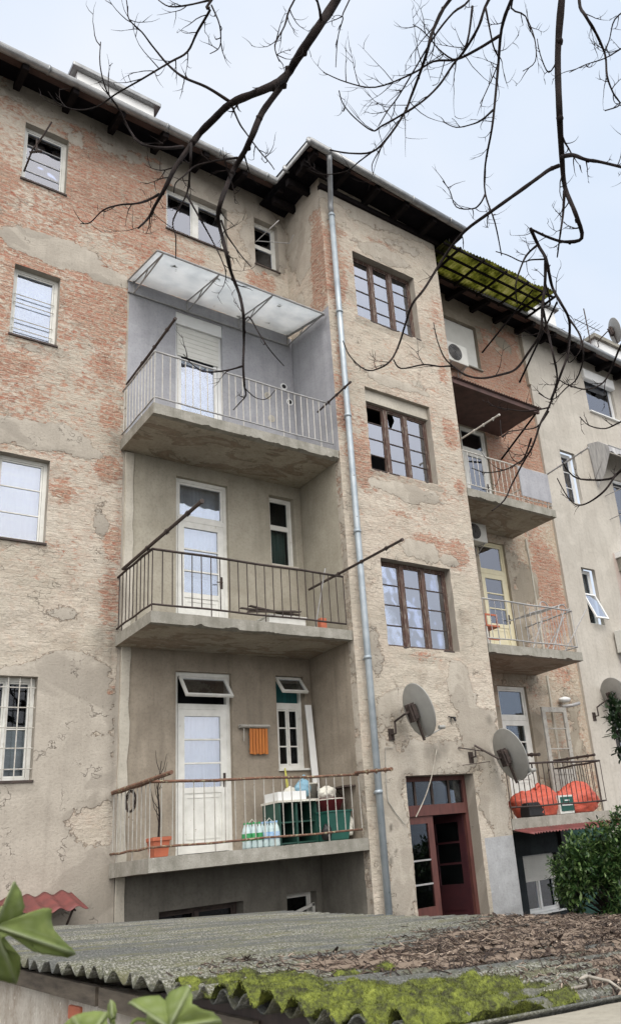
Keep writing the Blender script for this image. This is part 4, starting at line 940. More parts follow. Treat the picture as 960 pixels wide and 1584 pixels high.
# ---- clothes poles
def pole(pts, r, m_, label, nm='clothes_pole', knots=True):
    o = empty(nm, pts[0], label, 'clothes pole', 'iron clothes poles reaching out from the balconies')
    mb = MB(); mb.tube(pts, r, 7); mb.build('rod', m_, o)
    e, d = Vector(pts[-1]), (Vector(pts[-1])-Vector(pts[0])).normalized()
    if knots:
        mb = MB(); mb.tube([e-d*.015, e+d*.02], r*1.25, 8); mb.build('end_cap', m_, o)
        for k in (.35, .6, .85):
            q = Vector(pts[0]).lerp(Vector(pts[-1]), k); mb = MB(); mb.tube([q+Vector((0, 0, -.045)), q+Vector((0, 0, -.005))], .008, 5); mb.tube([q-d*.012, q+d*.012], r*1.5, 7); mb.build('line_hook', m_, o)
    return o
pole([(4.0, 11.15, 7.33), (4.0, 10.1, 7.36), (4.0, 9.3, 7.40)], .02, M['dark_metal'], 'dark iron clothes pole at the left end of the light grey top balcony railing')
pole([(7.05, 10.35, 7.28), (7.05, 9.34, 7.33)], .017, M['dark_metal'], 'dark iron clothes pole at the right end of the top balcony, crossing the downpipe')
pole([(3.96, 11.0, 4.16), (3.96, 9.9, 4.17), (3.96, 8.42, 4.18)], .024, M['dark_metal'], 'longest black clothes pole, left end of the middle balcony, before its door')
pole([(7.05, 10.95, 4.20), (7.05, 9.9, 4.19), (7.05, 8.42, 4.18)], .021, M['dark_metal'], 'long dark clothes pole at the right end of the middle left balcony')
pole([(3.97, 11.2, 1.08), (3.97, 10.0, 1.09), (3.97, 9.3, 1.10)], .026, M['rust'], 'rusty clothes pole at the left corner of the lowest left balcony above the flowerpot', knots=False)
pole([(7.05, 10.0, 1.10), (7.05, 9.15, 1.04)], .022, M['rust'], 'rusty stub pole right of the lowest left balcony, over the downpipe')
pole([(10.2, 10.05, 7.42), (10.2, 9.0, 7.42)], .018, M['light_bar'], 'pale clothes pole at the upper right balcony in front of its door')
pole([(12.6, 10.06, 7.16), (12.6, 8.88, 7.26)], .018, M['grey_metal'], 'grey clothes pole sloping up from the outer corner of the upper right balcony')
pole([(10.5, 10.6, 1.37), (10.5, 9.54, 1.25)], .024, M['dark_metal'], 'short dark pole beside the lower satellite dish at the lowest right balcony')
pole([(12.4, 10.9, 1.30), (12.4, 9.9, 1.27)], .022, M['dark_metal'], 'short dark pole at the outer end of the lowest right balcony railing')

# ---- satellite dishes
def dish(c, nrm, r, wallpt, label, squash=1.0, flipz=0):
    o = empty('satellite_dish', wallpt, label, 'satellite dish', 'satellite dishes')
    nrm = Vector(nrm).normalized(); up = Vector((0, 0, 1)); a = up.cross(nrm).normalized(); b = nrm.cross(a)
    c = Vector(c); mb = MB(); n = 40; prof = [(0, 0), (.3, .012), (.6, .05), (.85, .10), (.97, .13), (1.0, .132), (1.0, .15), (.97, .15)]
    for rr, h in prof:
        for i in range(n):
            w = 2*math.pi*i/n; mb.v.append(tuple(c+a*math.cos(w)*rr*r*.92+b*math.sin(w)*rr*r+nrm*h*r))
    mb.f = [(k*n+i, (k+1)*n+i, (k+1)*n+(i+1) % n, k*n+(i+1) % n) for k in range(len(prof)-1) for i in range(n)]; mb.mi = [0]*len(mb.f)
    mb.build('reflector', M['dish'], o, smooth=True, solid=.004)
    m2 = MB(); back = c-nrm*.03
    m2.obox(back-nrm*.03, a*.09, b*.11, nrm*.035); m2.obox(back-b*.2+nrm*.0, a*.025, b*.25, nrm*.012); m2.obox(back-nrm*.05+a*.05, a*.015, b*.14, nrm*.05); m2.obox(back-nrm*.05-a*.05, a*.015, b*.14, nrm*.05)
    m2.tube([back-nrm*.08+b*.1, back-nrm*.08-b*.14], .02, 8)
    m2.build('mount', M['dark_metal'], o, bevel=.004)
    w = Vector(wallpt); m3 = MB(); m3.tube([back-nrm*.07+b*.02, back-nrm*.16+b*.02, w+Vector((0, -.12, .18)), w+Vector((0, -.12, 0)), w], .018, 7)
    m3.box((w.x-.05, w.y-.012, w.z-.09), (w.x+.05, w.y+.003, w.z+.09)); m3.build('wall_arm', M['dark_metal'], o)
    f = c-b*r*.9+nrm*r*.95; m4 = MB(); m4.tube([c-b*r*.98, f], .012, 6); m4.tube([f, f-nrm*.1+b*.03], .03, 10); m4.build('feed_arm', M['dish'], o)
    return o
dish((7.93, 9.55, 1.93), (.97, -.12, .30), .42, (7.76, 9.99, 1.65), 'large grey satellite dish on the tower wall above the entrance door')
dish((9.77, 9.55, 1.24), (.96, -.16, .32), .44, (9.36, 9.99, 1.28), 'satellite dish at the tower corner, in front of the lowest right balcony')
dish((14.66, 10.9, 2.62), (.96, -.10, .32), .42, (14.3, YN-.01, 2.25), 'satellite dish on the pale neighbouring wall above the dark evergreen')
RD = dish((18.9, 11.6, 14.1), (.8, -.5, .2), .4, (18.7, 12.2, 13.75), 'dark satellite dish standing on the roof chimney at the right edge')
CH = empty('roof_chimney', (19.6, 12.8, 12.2), 'pale roof chimney with a grey cap at the right edge of the picture', 'chimney')
mb = MB(); mb.box((18.9, 12.3, 11.8), (20.4, 13.2, 14.25)); mb.build('stack', M['pvc'], CH); mb = MB(); mb.box((18.8, 12.2, 14.25), (20.5, 13.3, 14.38)); mb.build('cap', M['concrete'], CH)
AN = empty('tv_antenna', (18.2, 12, 12.3), 'thin rooftop television aerial beside the roof dish', 'antenna')
mb = MB(); mb.tube([(18.2, 12, 12.2), (18.2, 12, 14.9)], .02, 6); mb.build('mast', M['dark_metal'], AN)
mb = MB(); mb.tube([(17.6, 12, 14.3), (18.8, 12, 14.3)], .012, 5)
for k in range(7): mb.tube([(17.7+k*.16, 11.75, 14.3), (17.7+k*.16, 12.25, 14.3)], .007, 4)
mb.build('aerial', M['dark_metal'], AN)

# ---- air conditioners
def ac(x0, x1, z0, z1, y1, label, dep=.28, fan=.5):
    o = empty('air_conditioner', ((x0+x1)/2, y1, z0), label, 'air conditioner', 'outdoor air conditioner units')
    mb = MB(); mb.box((x0, y1-dep, z0), (x1, y1-.03, z1)); mb.build('casing', M['ac'], o, bevel=.015)
    r = (z1-z0)*.40; c = (x0+(x1-x0)*.36, y1-dep-.006, (z0+z1)/2)
    mb = MB(); mb.tube([(c[0], c[1]+.004, c[2]), (c[0], c[1]-.004, c[2])], r, 24); mb.build('fan_opening', M['black'], o)
    mb = MB()
    for k in range(6):
        rr = r*(k+1)/6; pts = [(c[0]+rr*math.cos(w), c[1]-.01, c[2]+rr*math.sin(w)) for w in np.linspace(0, 2*math.pi, 25)]; mb.tube(pts, .004, 4, cap=False)
    mb.build('fan_grille', M['grey_metal'], o)
    for xx in (x0+.1, x1-.1):
        mb = MB(); mb.tube([(xx, y1, z0-.16), (xx, y1, z0-.02), (xx, y1-dep, z0-.02), (xx, y1, z0-.2)], .012, 5); mb.build('wall_bracket', M['grey_metal'], o)
    return o
ac(11.10, 11.72, 10.12, 10.62, YR-.02, 'white air conditioner with a dark round fan under the top window right of the tower')
ac(10.95, 11.50, 5.75, 6.16, YR-.05, 'small white air conditioner tucked under the upper right balcony slab')
ac(15.50, 16.2, 3.72, 4.25, YN-.02, 'air conditioner on the pale neighbouring wall at the right edge')

# ---- awning on the neighbour
AW = empty('awning', (17, YN, 9.1), 'grey striped fabric awning with a wavy valance over the neighbour window', 'awning')
mb = MB(); n = 40; x0, x1 = 15.95, 18.4
for i in range(n+1):
    x = x0+(x1-x0)*i/n
    for q, (yy, zz) in enumerate(((YN-.02, 9.30), (YN-.35, 9.22), (YN-.62, 8.98), (YN-.64, 8.80+.03*math.sin(i*1.2)))): mb.v.append((x, yy, zz))
mb.f = [(4*i+j, 4*i+j+1, 4*i+j+5, 4*i+j+4) for i in range(n) for j in range(3)]; mb.mi = [0]*len(mb.f)
mb.build('canvas', M['fabric'], AW, smooth=False, solid=.006)
mb = MB(); mb.add([(x0, YN-.02, 9.30), (x0, YN-.35, 9.22), (x0, YN-.62, 8.98), (x0, YN-.64, 8.8), (x0+.02, YN-.35, 8.3), (x0+.05, YN-.05, 8.05)], [(0, 1, 2, 3, 4, 5)]); mb.build('side_flap', M['fabric'], AW, solid=.006)
mb = MB(); mb.tube([(x0+.02, YN-.62, 8.98), (x0+.02, YN-.02, 8.3)], .014, 6); mb.tube([(x0, YN-.62, 8.99), (x1, YN-.62, 8.99)], .014, 6); mb.build('frame', M['grey_metal'], AW)
mb = MB(); mb.tube([(16.0, YN-.5, 7.9), (18.0, YN-.5, 7.95)], .01, 5); mb.tube([(16.0, YN-.5, 7.25), (18.0, YN-.5, 7.3)], .01, 5); mb.tube([(16.3, YN, 7.9), (16.3, YN-.5, 7.9)], .012, 5); mb.tube([(16.3, YN, 7.25), (16.3, YN-.5, 7.25)], .012, 5)
tag(mb.build('washing_line', M['grey_metal']), 'two thin washing lines on a bracket before the neighbour window', 'washing line')

# ---- security camera by the folded door leaf
SCm = empty('security_lamp', (13.42, YR, 2.5), 'small white wall lamp on the brick pier right of the open grey leaf', 'wall lamp')
mb = MB(); mb.blob((13.35, YR-.12, 2.58), (.15, .1, .06), 3, .1); mb.build('housing', M['pvc'], SCm, smooth=True)
mb = MB(); mb.tube([(13.2, YR-.16, 2.42), (13.42, YR-.25, 2.44), (13.6, YR-.3, 2.48)], .035, 8); mb.tube([(13.3, YR, 2.5), (13.3, YR-.16, 2.43)], .014, 6); mb.build('lamp_head', M['grey_metal'], SCm, smooth=True)

# ================================================================== BALCONY CONTENTS
# lowest left balcony, from left to right
FP = empty('flowerpot', (4.18, 10.2, .20), 'square terracotta pot with a bare stick plant at the left end of the lowest balcony', 'flowerpot')
mb = MB(); cx, cy = 4.20, 10.22
def sq(mb, s0, s1, z0, z1, cx, cy):
    mb.add([(cx-s0, cy-s0, z0), (cx+s0, cy-s0, z0), (cx+s0, cy+s0, z0), (cx-s0, cy+s0, z0), (cx-s1, cy-s1, z1), (cx+s1, cy-s1, z1), (cx+s1, cy+s1, z1), (cx-s1, cy+s1, z1)],
           [(0, 3, 2, 1), (4, 5, 6, 7), (0, 1, 5, 4), (1, 2, 6, 5), (2, 3, 7, 6), (3, 0, 4, 7)])
sq(mb, .085, .105, .20, .39, cx, cy); sq(mb, .118, .12, .385, .43, cx, cy); mb.build('pot', M['terracotta'], FP, bevel=.006)
mb = MB(); mb.box((cx-.1, cy-.1, .42), (cx+.1, cy+.1, .434)); mb.build('soil', M['litter'], FP)
mb = MB(); rr = random.Random(3)
mb.tube([(cx, cy, .43), (cx+.01, cy, .7), (cx-.01, cy+.02, 1.0), (cx+.03, cy, 1.35)], [.014, .012, .008, .004], 6)
for k in range(9):
    z = .6+k*.08; a = rr.uniform(0, 6.28); mb.tube([(cx, cy, z), (cx+.07*math.cos(a), cy+.07*math.sin(a), z+.1), (cx+.11*math.cos(a), cy+.11*math.sin(a), z+.26)], [.005, .004, .002], 5)
mb.build('stem', M['bark'], FP)
# coil of wire on the left rail
mb = MB(); pts = []
for k in range(150):
    w = k*.42; pts.append((4.03+.012*math.sin(k), 10.72+.16*math.cos(w)+.02*math.sin(k*.3), .92+.13*math.sin(w)+.012*math.cos(k*.7)))
mb.tube(pts, .004, 4); tag(mb.build('wire_coil', M['dark_metal']), 'loose coil of grey wire hung on the left side rail of the lowest balcony', 'wire coil')
# bottle packs
def bottle(o, x, y, z, lab):
    mb = MB(); mb.lathe((x, y, z), [(.001, 0), (.036, 0), (.04, .02), (.038, .1), (.041, .13), (.040, .2), (.03, .25), (.014, .285), (.014, .31)], 12)
    b = mb.build('bottle', M['bottle'], o, smooth=True)
    mb = MB(); mb.lathe((x, y, z), [(.0425, .10), (.0428, .19)], 12); mb.build('label', M[lab], b, smooth=True)
    mb = MB(); mb.lathe((x, y, z), [(.016, .305), (.016, .33), (.001, .331)], 10); mb.build('cap', M[lab], b)
for px_, lab, lb in ((5.50, 'label_green', 'shrink wrapped pack of green labelled water bottles on the lowest balcony'), (5.76, 'label_blue', 'shrink wrapped pack of clear bottles with bluish labels beside the dark green cupboard')):
    o = empty('bottle_pack', (px_, 10.3, .2), lb, 'bottle pack', 'packs of water bottles on the lowest balcony')
    for i in range(3):
        for j in range(2): bottle(o, px_-.085+i*.085, 10.22+j*.085, .20, lab)
    mb = MB(); mb.tube([(px_-.05, 10.26, .52), (px_, 10.26, .57), (px_+.05, 10.26, .52)], .006, 5); mb.build('carry_strap', M['bag_white'], o)
# cupboard
CB = empty('cupboard', (6.35, 10.7, .2), 'open dark green shelf cupboard holding clutter on the lowest left balcony', 'cupboard')
x0, x1, y0, y1, z0, z1 = 6.05, 6.68, 10.5, 10.95, .2, .78
mb = MB(); mb.box((x0, y0, z0), (x0+.03, y1, z1)); mb.build('side_panel', M['dark_green'], CB); mb = MB(); mb.box((x1-.03, y0, z0), (x1, y1, z1)); mb.build('side_panel', M['dark_green'], CB)
mb = MB(); mb.box((x0+.28, y0+.01, z0), (x0+.31, y1, z1)); mb.build('divider', M['dark_green'], CB)
for z in (z0+.02, z0+.3): mb = MB(); mb.box((x0+.03, y0+.02, z), (x0+.28, y1, z+.02)); mb.box((x0+.31, y0+.02, z), (x1-.03, y1, z+.02)); mb.build('shelf', M['dark_green'], CB)
mb = MB(); mb.box((x0-.02, y0-.02, z1), (x1+.02, y1+.02, z1+.03)); mb.build('top', M['bag_white'], CB); mb = MB(); mb.box((x0, y1, z0), (x1, y1+.01, z1)); mb.build('back_panel', M['black'], CB)
TR = empty('tray', (6.3, 10.7, .81), 'shallow white plastic tray lying on the dark green cupboard', 'tray')
mb = MB(); mb.box((6.06, 10.52, .812), (6.52, 10.9, .83)); ring2 = [(6.06, 6.08), (6.50, 6.52)]
for a, b in ring2: mb.box((a, 10.52, .83), (b, 10.9, .93))
mb.box((6.08, 10.52, .83), (6.5, 10.54, .93)); mb.box((6.08, 10.88, .83), (6.5, 10.9, .93)); mb.build('basin', M['pvc'], TR)
def sack(name, label, c, rad, seed):
    o = empty(name, (c[0], c[1], .28), label, 'bag', 'red-orange sacks on the lowest right balcony')
    mb = MB(); nu, nv = 64, 40; z0 = .286
    for j in range(nv+1):
        th = math.pi*j/nv
        for i in range(nu):
            ph = 2*math.pi*i/nu; dx_, dy_, dz_ = math.sin(th)*math.cos(ph), math.sin(th)*math.sin(ph), math.cos(th)
            big = float(fbm(dx_*1.1+seed, dz_*1.1+dy_, seed, 2))-.5; fold = abs(float(fbm(dx_*3+dz_*2+seed, dy_*3-dz_*4, seed+3, 3))-.5)
            k = 1+.5*big-.34*fold; sx = 1-.35*max(0, dz_)*abs(dx_)
            mb.v.append((c[0]+dx_*rad[0]*k*sx, c[1]+dy_*rad[1]*k, max(z0, c[2]+dz_*rad[2]*k*(1 if dz_ > 0 else 1.3)+.05*math.sin(dx_*4+seed))))
    mb.f = [(j*nu+i, (j+1)*nu+i, (j+1)*nu+(i+1) % nu, j*nu+(i+1) % nu) for j in range(nv) for i in range(nu)]; mb.mi = [0]*len(mb.f)
    mb.build('sack', M['bag_red'], o, smooth=True)
    mb = MB(); tx = c[0]-.05 if seed % 2 else c[0]-.15; mb.tube([(tx, c[1]-.05, c[2]+rad[2]*.75), (tx+.03, c[1]-.05, c[2]+rad[2]*1.0), (tx+.10, c[1]-.03, c[2]+rad[2]*1.08)], [.06, .022, .045], 8); mb.build('knot', M['bag_red'], o, smooth=True)
def bag(name, label, c, rad, m_, seed, amp=.25, knot=True, group=None, flat=.75):
    o = empty(name, (c[0], c[1], c[2]-rad[2]*flat), label, 'bag', group)
    mb = MB(); mb.blob(c, rad, seed, amp, 30, 20, flat=flat, sc=2.2); mb.build('sack', m_, o, smooth=True)
    if knot: mb = MB(); mb.tube([(c[0], c[1], c[2]+rad[2]*.85), (c[0]+.01, c[1], c[2]+rad[2]*1.1), (c[0]+.05, c[1]+.01, c[2]+rad[2]*1.35)], [.03, .015, .035], 7); mb.build('knot', m_, o, smooth=True)
    return o
bag('plastic_bag', 'pale blue plastic bag sitting on the dark green cupboard', (6.55, 10.66, .96), (.12, .12, .14), M['bag_blue'], 4)
bag('plastic_bag', 'small cream bag on the white tray', (6.38, 10.72, .93), (.10, .09, .09), M['bag_white'], 9, knot=False)
BK = empty('bucket', (6.93, 10.95, .8), 'whitish bucket standing behind the maroon basin on the lowest balcony', 'bucket')
mb = MB(); mb.lathe((6.86, 10.98, .78), [(.001, 0), (.105, 0), (.135, .27), (.142, .27), (.142, .29), (.13, .29), (.1, .02)], 24); mb.build('pail', M['bag_white'], BK, smooth=True)
mb = MB(); mb.tube([(6.86+.14*math.cos(w), 10.98, 1.06-.1*math.sin(w)) for w in np.linspace(0, math.pi, 12)], .004, 5); mb.build('handle', M['grey_metal'], BK)
mb = MB(); mb.box((6.72, 10.82, .2), (7.12, 11.2, .775)); o = mb.build('side_cabinet', M['black'], None, bevel=.01); tag(o, 'low black cabinet in the corner under the white bucket', 'cabinet')
GB = empty('storage_tub', (6.88, 10.4, .2), 'green plastic tub standing at the right end of the lowest balcony', 'tub')
mb = MB(); sq(mb, .17, .21, .20, .60, 6.87, 10.42); mb.build('tub', M['bin_green'], GB, bevel=.02)
mb = MB(); mb.box((6.65, 10.20, .585), (7.09, 10.64, .61)); mb.build('rim', M['bin_green'], GB, bevel=.006)
MBN = empty('washing_basin', (6.86, 10.42, .61), 'maroon plastic basin resting on the green tub', 'basin')
mb = MB(); mb.lathe((6.86, 10.42, .615), [(.001, 0), (.13, 0), (.20, .15), (.215, .155), (.215, .17), (.19, .165), (.12, .015)], 26); mb.build('bowl', M['maroon'], MBN, smooth=True)
mb = MB(); mb.lathe((6.86, 10.42, .615), [(.212, .150), (.219, .155), (.219, .165), (.21, .17)], 26); mb.build('rim', M['bag_white'], MBN, smooth=True)
bag('cloth_bundle', 'cream cloth bundle lying in the maroon basin', (6.83, 10.44, .86), (.13, .12, .11), M['bag_white'], 15, .3, False)
bag('plastic_bag', 'grey white bag hanging behind the green tub by the wall', (7.08, 10.32, .38), (.07, .10, .17), M['bag_white'], 19, .3, False)
bag('plastic_bag', 'small dark bag with a white label left of the green tub', (6.66, 10.25, .31), (.07, .08, .12), M['black'], 23, .3, False)
mb = MB(); mb.obox((7.09, 11.15, 1.27), (.055, 0, .0), (0, .012, 0), (-.02, .06, 1.05)); o = mb.build('leaning_board', M['pvc'], None); tag(o, 'tall narrow white board leaning in the balcony corner by the small window', 'board')
mb = MB(); mb.tube([(6.60, YR-.08, 1.34), (6.6, YR-.12, 1.0), (6.62, YR-.3, .83), (6.66, 10.9, .82)], .008, 5); mb.tube([(6.60, YR-.09, 1.34), (6.63, YR-.12, 1.0), (6.65, YR-.3, .83), (6.68, 10.9, .82)], .008, 5); tag(mb.build('cord', M['yellow']), 'yellow cord hanging from the small window down to the cupboard', 'cord')
SH = empty('wall_shelf', (7.0, 11.0, 1.0), 'dark narrow shelf fixed to the tower flank above the green tub', 'shelf')
mb = MB(); mb.box((6.98, 10.2, .93), (7.18, 11.2, .955)); mb.build('board', M['darkbrown'], SH); mb = MB(); mb.tube([(7.18, 10.5, .8), (7.0, 10.5, .93)], .008, 5); mb.tube([(7.18, 11.0, .8), (7.0, 11.0, .93)], .008, 5); mb.build('bracket', M['dark_metal'], SH)
# folded orange rack hanging on the wall
OR = empty('hanging_rack', (6.1, YR, 1.9), 'orange varnished slatted wood rack hanging on a grey rail between door and window', 'rack')
mb = MB(); mb.box((5.86, YR-.09, 1.95), (6.36, YR-.03, 2.0)); mb.tube([(5.86, YR-.1, 1.975), (6.36, YR-.1, 1.975)], .018, 7); mb.tube([(5.93, YR-.07, 1.95), (5.93, YR-.07, 1.75)], .009, 5)
for x in (5.9, 6.05, 6.2, 6.32): mb.tube([(x, YR, 1.99), (x, YR-.06, 1.99)], .008, 5)
mb.build('rail', M['grey_frame'], OR)
for k in range(6):
    mb = MB(); x = 6.02+k*.052; mb.box((x, YR-.085, 1.56-.008*(k % 2)), (x+.044, YR-.065, 1.94)); mb.build('slat', M['orange_wood'], OR, bevel=.004)
mb = MB(); mb.box((6.02, YR-.064, 1.62), (6.32, YR-.052, 1.65)); mb.box((6.02, YR-.064, 1.84), (6.32, YR-.052, 1.87)); mb.build('crosspiece', M['orange_wood'], OR)

# middle left balcony
BX = empty('balcony_box', (6.4, 10.9, 3.26), 'white storage box standing on the middle left balcony', 'storage box')
mb = MB(); mb.box((6.05, 10.55, 3.262), (6.70, 10.95, 3.54)); mb.build('body', M['white'], BX, bevel=.01); mb = MB(); mb.box((6.03, 10.52, 3.54), (6.73, 10.98, 3.565)); mb.build('lid', M['white'], BX, bevel=.006)
RK = empty('folded_rack', (6.3, 10.7, 3.57), 'folded dark wooden slats lying on the white box of the middle balcony', 'rack')
for k in range(6):
    mb = MB(); mb.obox((6.18+.05*math.sin(k*2), 10.5+.07*k, 3.60+.022*k), (.40, .05*math.sin(k), .035*math.cos(k*1.7)), (0, .03, 0), (0, 0, .008)); mb.build('slat', M['darkbrown'], RK)
BRM = empty('stick_pair', (6.9, 10.3, 3.26), 'thin grey stick leaning on the right end of the middle balcony railing', 'stick')
mb = MB(); mb.tube([(6.66, 10.25, 3.27), (6.80, 10.06, 4.25)], .01, 6); mb.build('handle', M['grey_metal'], BRM)
TRQ = empty('brick_block', (6.9, 10.3, 3.26), 'reddish brick standing by the right end of the middle balcony', 'brick')
mb = MB(); mb.box((6.75, 10.2, 3.262), (6.86, 10.3, 3.48)); mb.build('brick', M['terracotta'], TRQ, bevel=.008)

# middle right balcony: folding clothes horse, small red rack
DH = empty('clothes_horse', (12.3, 10.5, 3.27), 'grey metal clothes airer folded over the railing of the middle right balcony', 'clothes airer')
for yy in (10.15, 10.75):
    mb = MB(); mb.tube([(12.0, yy, 3.28), (12.55, yy, 4.15), (12.75, yy, 4.22)], .013, 6); mb.tube([(12.9, yy-.3, 4.15), (12.35, yy, 3.28)], .013, 6); mb.tube([(11.5, yy, 4.0), (12.6, yy, 4.3)], .013, 6); mb.build('leg_frame', M['grey_metal'], DH)
mb = MB()
for k in range(7): x = 11.55+k*.17; mb.tube([(x, 10.15, 4.01+k*.046), (x, 10.75, 4.01+k*.046)], .007, 5)
mb.build('drying_wires', M['grey_metal'], DH)
for x in (11.9, 12.45):
    mb = MB(); mb.tube([(x+.12*math.cos(w), 10.1, 4.16+.1*math.sin(w)) for w in np.linspace(0, math.pi, 12)], .012, 6); mb.build('end_loop', M['grey_metal'], DH)
ST = empty('stool', (10.6, 10.4, 3.27), 'small white and red folding stool at the left end of the middle right balcony', 'stool')
mb = MB(); mb.box((10.45, 10.3, 3.70), (10.80, 10.6, 3.73)); mb.build('seat', M['terracotta'], ST)
for x in (10.48, 10.77):
    for yy in (10.33, 10.57): mb = MB(); mb.tube([(x, yy, 3.272), (x, yy, 3.70)], .012, 6); mb.build('leg', M['white'], ST)
mb = MB(); mb.box((10.47, 10.32, 3.45), (10.78, 10.345, 3.48)); mb.box((10.47, 10.32, 3.92), (10.78, 10.345, 3.95)); mb.box((10.47, 10.321, 3.73), (10.49, 10.344, 3.92)); mb.box((10.76, 10.321, 3.73), (10.78, 10.344, 3.92)); mb.build('backrest', M['terracotta'], ST)

# lowest right balcony: red sacks, green crate, dark box
sack('rubble_sack', 'big bright red-orange sack slumped at the left of the lowest right balcony', (11.25, 10.42, .52), (.58, .30, .28), 31)
sack('rubble_sack', 'longer knotted red-orange sack at the outer end of the lowest right balcony', (12.30, 10.42, .52), (.60, .28, .27), 38)
mb = MB(); mb.box((10.7, 10.12, .285), (11.25, 10.35, .52)); tag(mb.build('storage_box', M['black'], None, bevel=.02), 'low black box in front of the left red-orange sack', 'box')
GC = empty('crate', (11.6, 10.1, .28), 'white framed crate with a green printed front between the two red-orange sacks', 'crate')
mb = MB(); mb.box((11.44, 10.08, .285), (11.84, 10.3, .60)); mb.build('body', M['ac'], GC, bevel=.006); mb = MB(); mb.box((11.48, 10.068, .33), (11.80, 10.079, .57)); f = mb.build('printed_front', M['bin_green'], GC)
mb = MB(); mb.box((11.50, 10.062, .42), (11.78, 10.067, .445)); mb.box((11.58, 10.062, .50), (11.70, 10.067, .52)); mb.build('white_print', M['pvc'], f)

# cables on the tower wall
mb = MB(); mb.tube([(7.76, 9.97, 1.45), (7.61, 9.97, 1.45), (7.59, 9.97, 1.2), (7.57, 9.97, .90), (7.58, 9.97, .67), (7.70, 9.97, .50), (7.86, 9.97, .32)], .007, 5); tag(mb.build('wall_cable', M['grey_frame']), 'thin grey cable bent down the tower wall left of the entrance', 'cable')
mb = MB(); pts = [Vector((8.62, 9.96, 1.42)).lerp(Vector((8.02, 9.90, .42)), t)+Vector((0, -.05*math.sin(t*3.14), -.06*math.sin(t*3.14))) for t in np.linspace(0, 1, 12)]; mb.tube(pts, .009, 5); tag(mb.build('slack_cord', M['cable']), 'pale cord slung from the wall hole across the entrance transom', 'cord')
mb = MB(); mb.tube([(9.03, 9.99, 1.93), (9.03, 9.93, 1.92), (9.06, 9.92, 1.86)], .018, 6); mb.tube([(8.96, 9.98, 1.94), (9.1, 9.95, 1.92)], .01, 5); mb.tube([(9.0, 9.98, 1.9), (8.99, 9.95, 1.8)], .006, 4); tag(mb.build('cable_stub', M['black']), 'dark cable stub sticking out of the tower wall between the dishes', 'cable')
mb = MB(); mb.tube([(9.1, 9.98, 1.44), (9.5, 9.75, 1.34)], .01, 5); mb.tube([(9.15, 9.98, 1.16), (9.55, 9.75, 1.18)], .006, 5); tag(mb.build('stay_rod', M['dark_metal']), 'thin stay rods running from the tower wall to the corner dish', 'rod')
BP = empty('window_aerial', (2.27, 11, 10.9), 'twisted iron bracket sticking out beside the top left window', 'bracket')
mb = MB(); mb.tube([(2.30, 11.28, 10.86), (2.33, 10.95, 11.05), (2.42, 10.75, 11.2), (2.50, 10.6, 11.42)], .014, 6); mb.tube([(2.30, 11.0, 11.02), (2.46, 10.9, 11.05)], .02, 6); mb.tube([(2.38, 10.9, 11.0), (2.36, 10.85, 11.2)], .016, 6); mb.build('rod', M['dark_metal'], BP)
BP = empty('window_aerial', (6.6, 11, 11.3), 'thin bent wire bracket outside the small top window by the tower', 'bracket')
mb = MB(); mb.tube([(6.5, 11.28, 11.42), (6.6, 10.9, 11.5), (6.75, 10.8, 11.7)], .009, 5); mb.tube([(6.5, 11.25, 11.42), (7.0, 10.85, 11.3), (7.1, 10.85, 11.55)], .009, 5); mb.build('rod', M['grey_metal'], BP)

# ================================================================== SHED in the foreground
SD = empty('shed', (3.4, 5.6, GZ), 'low shed with a corrugated lichened fibre cement roof and white flaking walls in the foreground', 'shed')
PER = .177
def zroof(x, y):
    return -.44+.02*(y-3.5)-.067*(x-1.5)+.012*(float(vnoise(x*.8, y*.9, 77))-.5)*2
def zr(x, y): return zroof(x, y)+.027*math.cos((y-2.2)/PER*2*math.pi)
mb = MB(); SX0, SX1, SY0, SY1 = 1.50, 5.40, 1.86, 9.32
ys = np.arange(SY0, SY1, PER/12); xs_ = np.linspace(SX0, SX1, 66); ny = len(ys)
for i, x in enumerate(xs_):
    for yv in ys:
        xx = x
        if i == 0: xx += .035*(float(vnoise(yv/PER+.25, 1, 5))-.5)+(.02 if int((yv+.1)/.885) % 2 else 0)
        if i == len(xs_)-1: xx += .10*(float(vnoise(yv*1.3, 2, 6))-.5)
        lap = .007 if (xx > 2.9) else 0.0; lap += .006 if int((yv-SY0)/.885) % 2 else 0
        mb.v.append((xx, yv, zr(xx, yv)-lap))
mb.f = [(i*ny+j, (i+1)*ny+j, (i+1)*ny+j+1, i*ny+j+1) for i in range(len(xs_)-1) for j in range(ny-1)]; mb.mi = [0]*len(mb.f)
mb.build('roof', M['fibre'], SD, smooth=True, solid=-.007)
mb = MB(); mb.box((1.62, SY0+.06, -.56), (1.68, 3.9, -.49)); mb.build('wall_plate', M['darkbrown'], SD)
for k, (ya, yb) in enumerate(((3.0, 4.6), (4.65, 6.2), (6.25, 9.2))):
    mb = MB(); mb.obox((1.60, (ya+yb)/2, -.548+.02*(ya-3.5)), (.012, 0, 0), (0, (yb-ya)/2, .016), (0, 0, .045)); mb.build('fascia_board', M['old_board'], SD)
def shed_wall(x0, x1, y0, y1): mb = MB(); mb.box((x0, y0, GZ-.1), (x1, y1, -.58)); return mb.build('wall', M['neighbour'], SD)
sw = plaster('white flaking plaster', (.60, .57, .50), (.36, .31, .25), dark=(.16, .09, .06), streak=.8, scale=5, spots=.6)
mb = MB(); mb.box((1.66, SY0+.05, GZ-.1), (1.90, 9.2, -.575)); mb.build('wall', sw, SD)
mb = MB(); mb.box((1.90, 9.0, GZ-.1), (5.2, 9.2, -.66)); mb.build('wall', sw, SD)
mb = MB(); mb.box((5.0, SY0+.05, GZ-.1), (5.2, 8.98, -.75)); mb.build('wall', sw, SD)
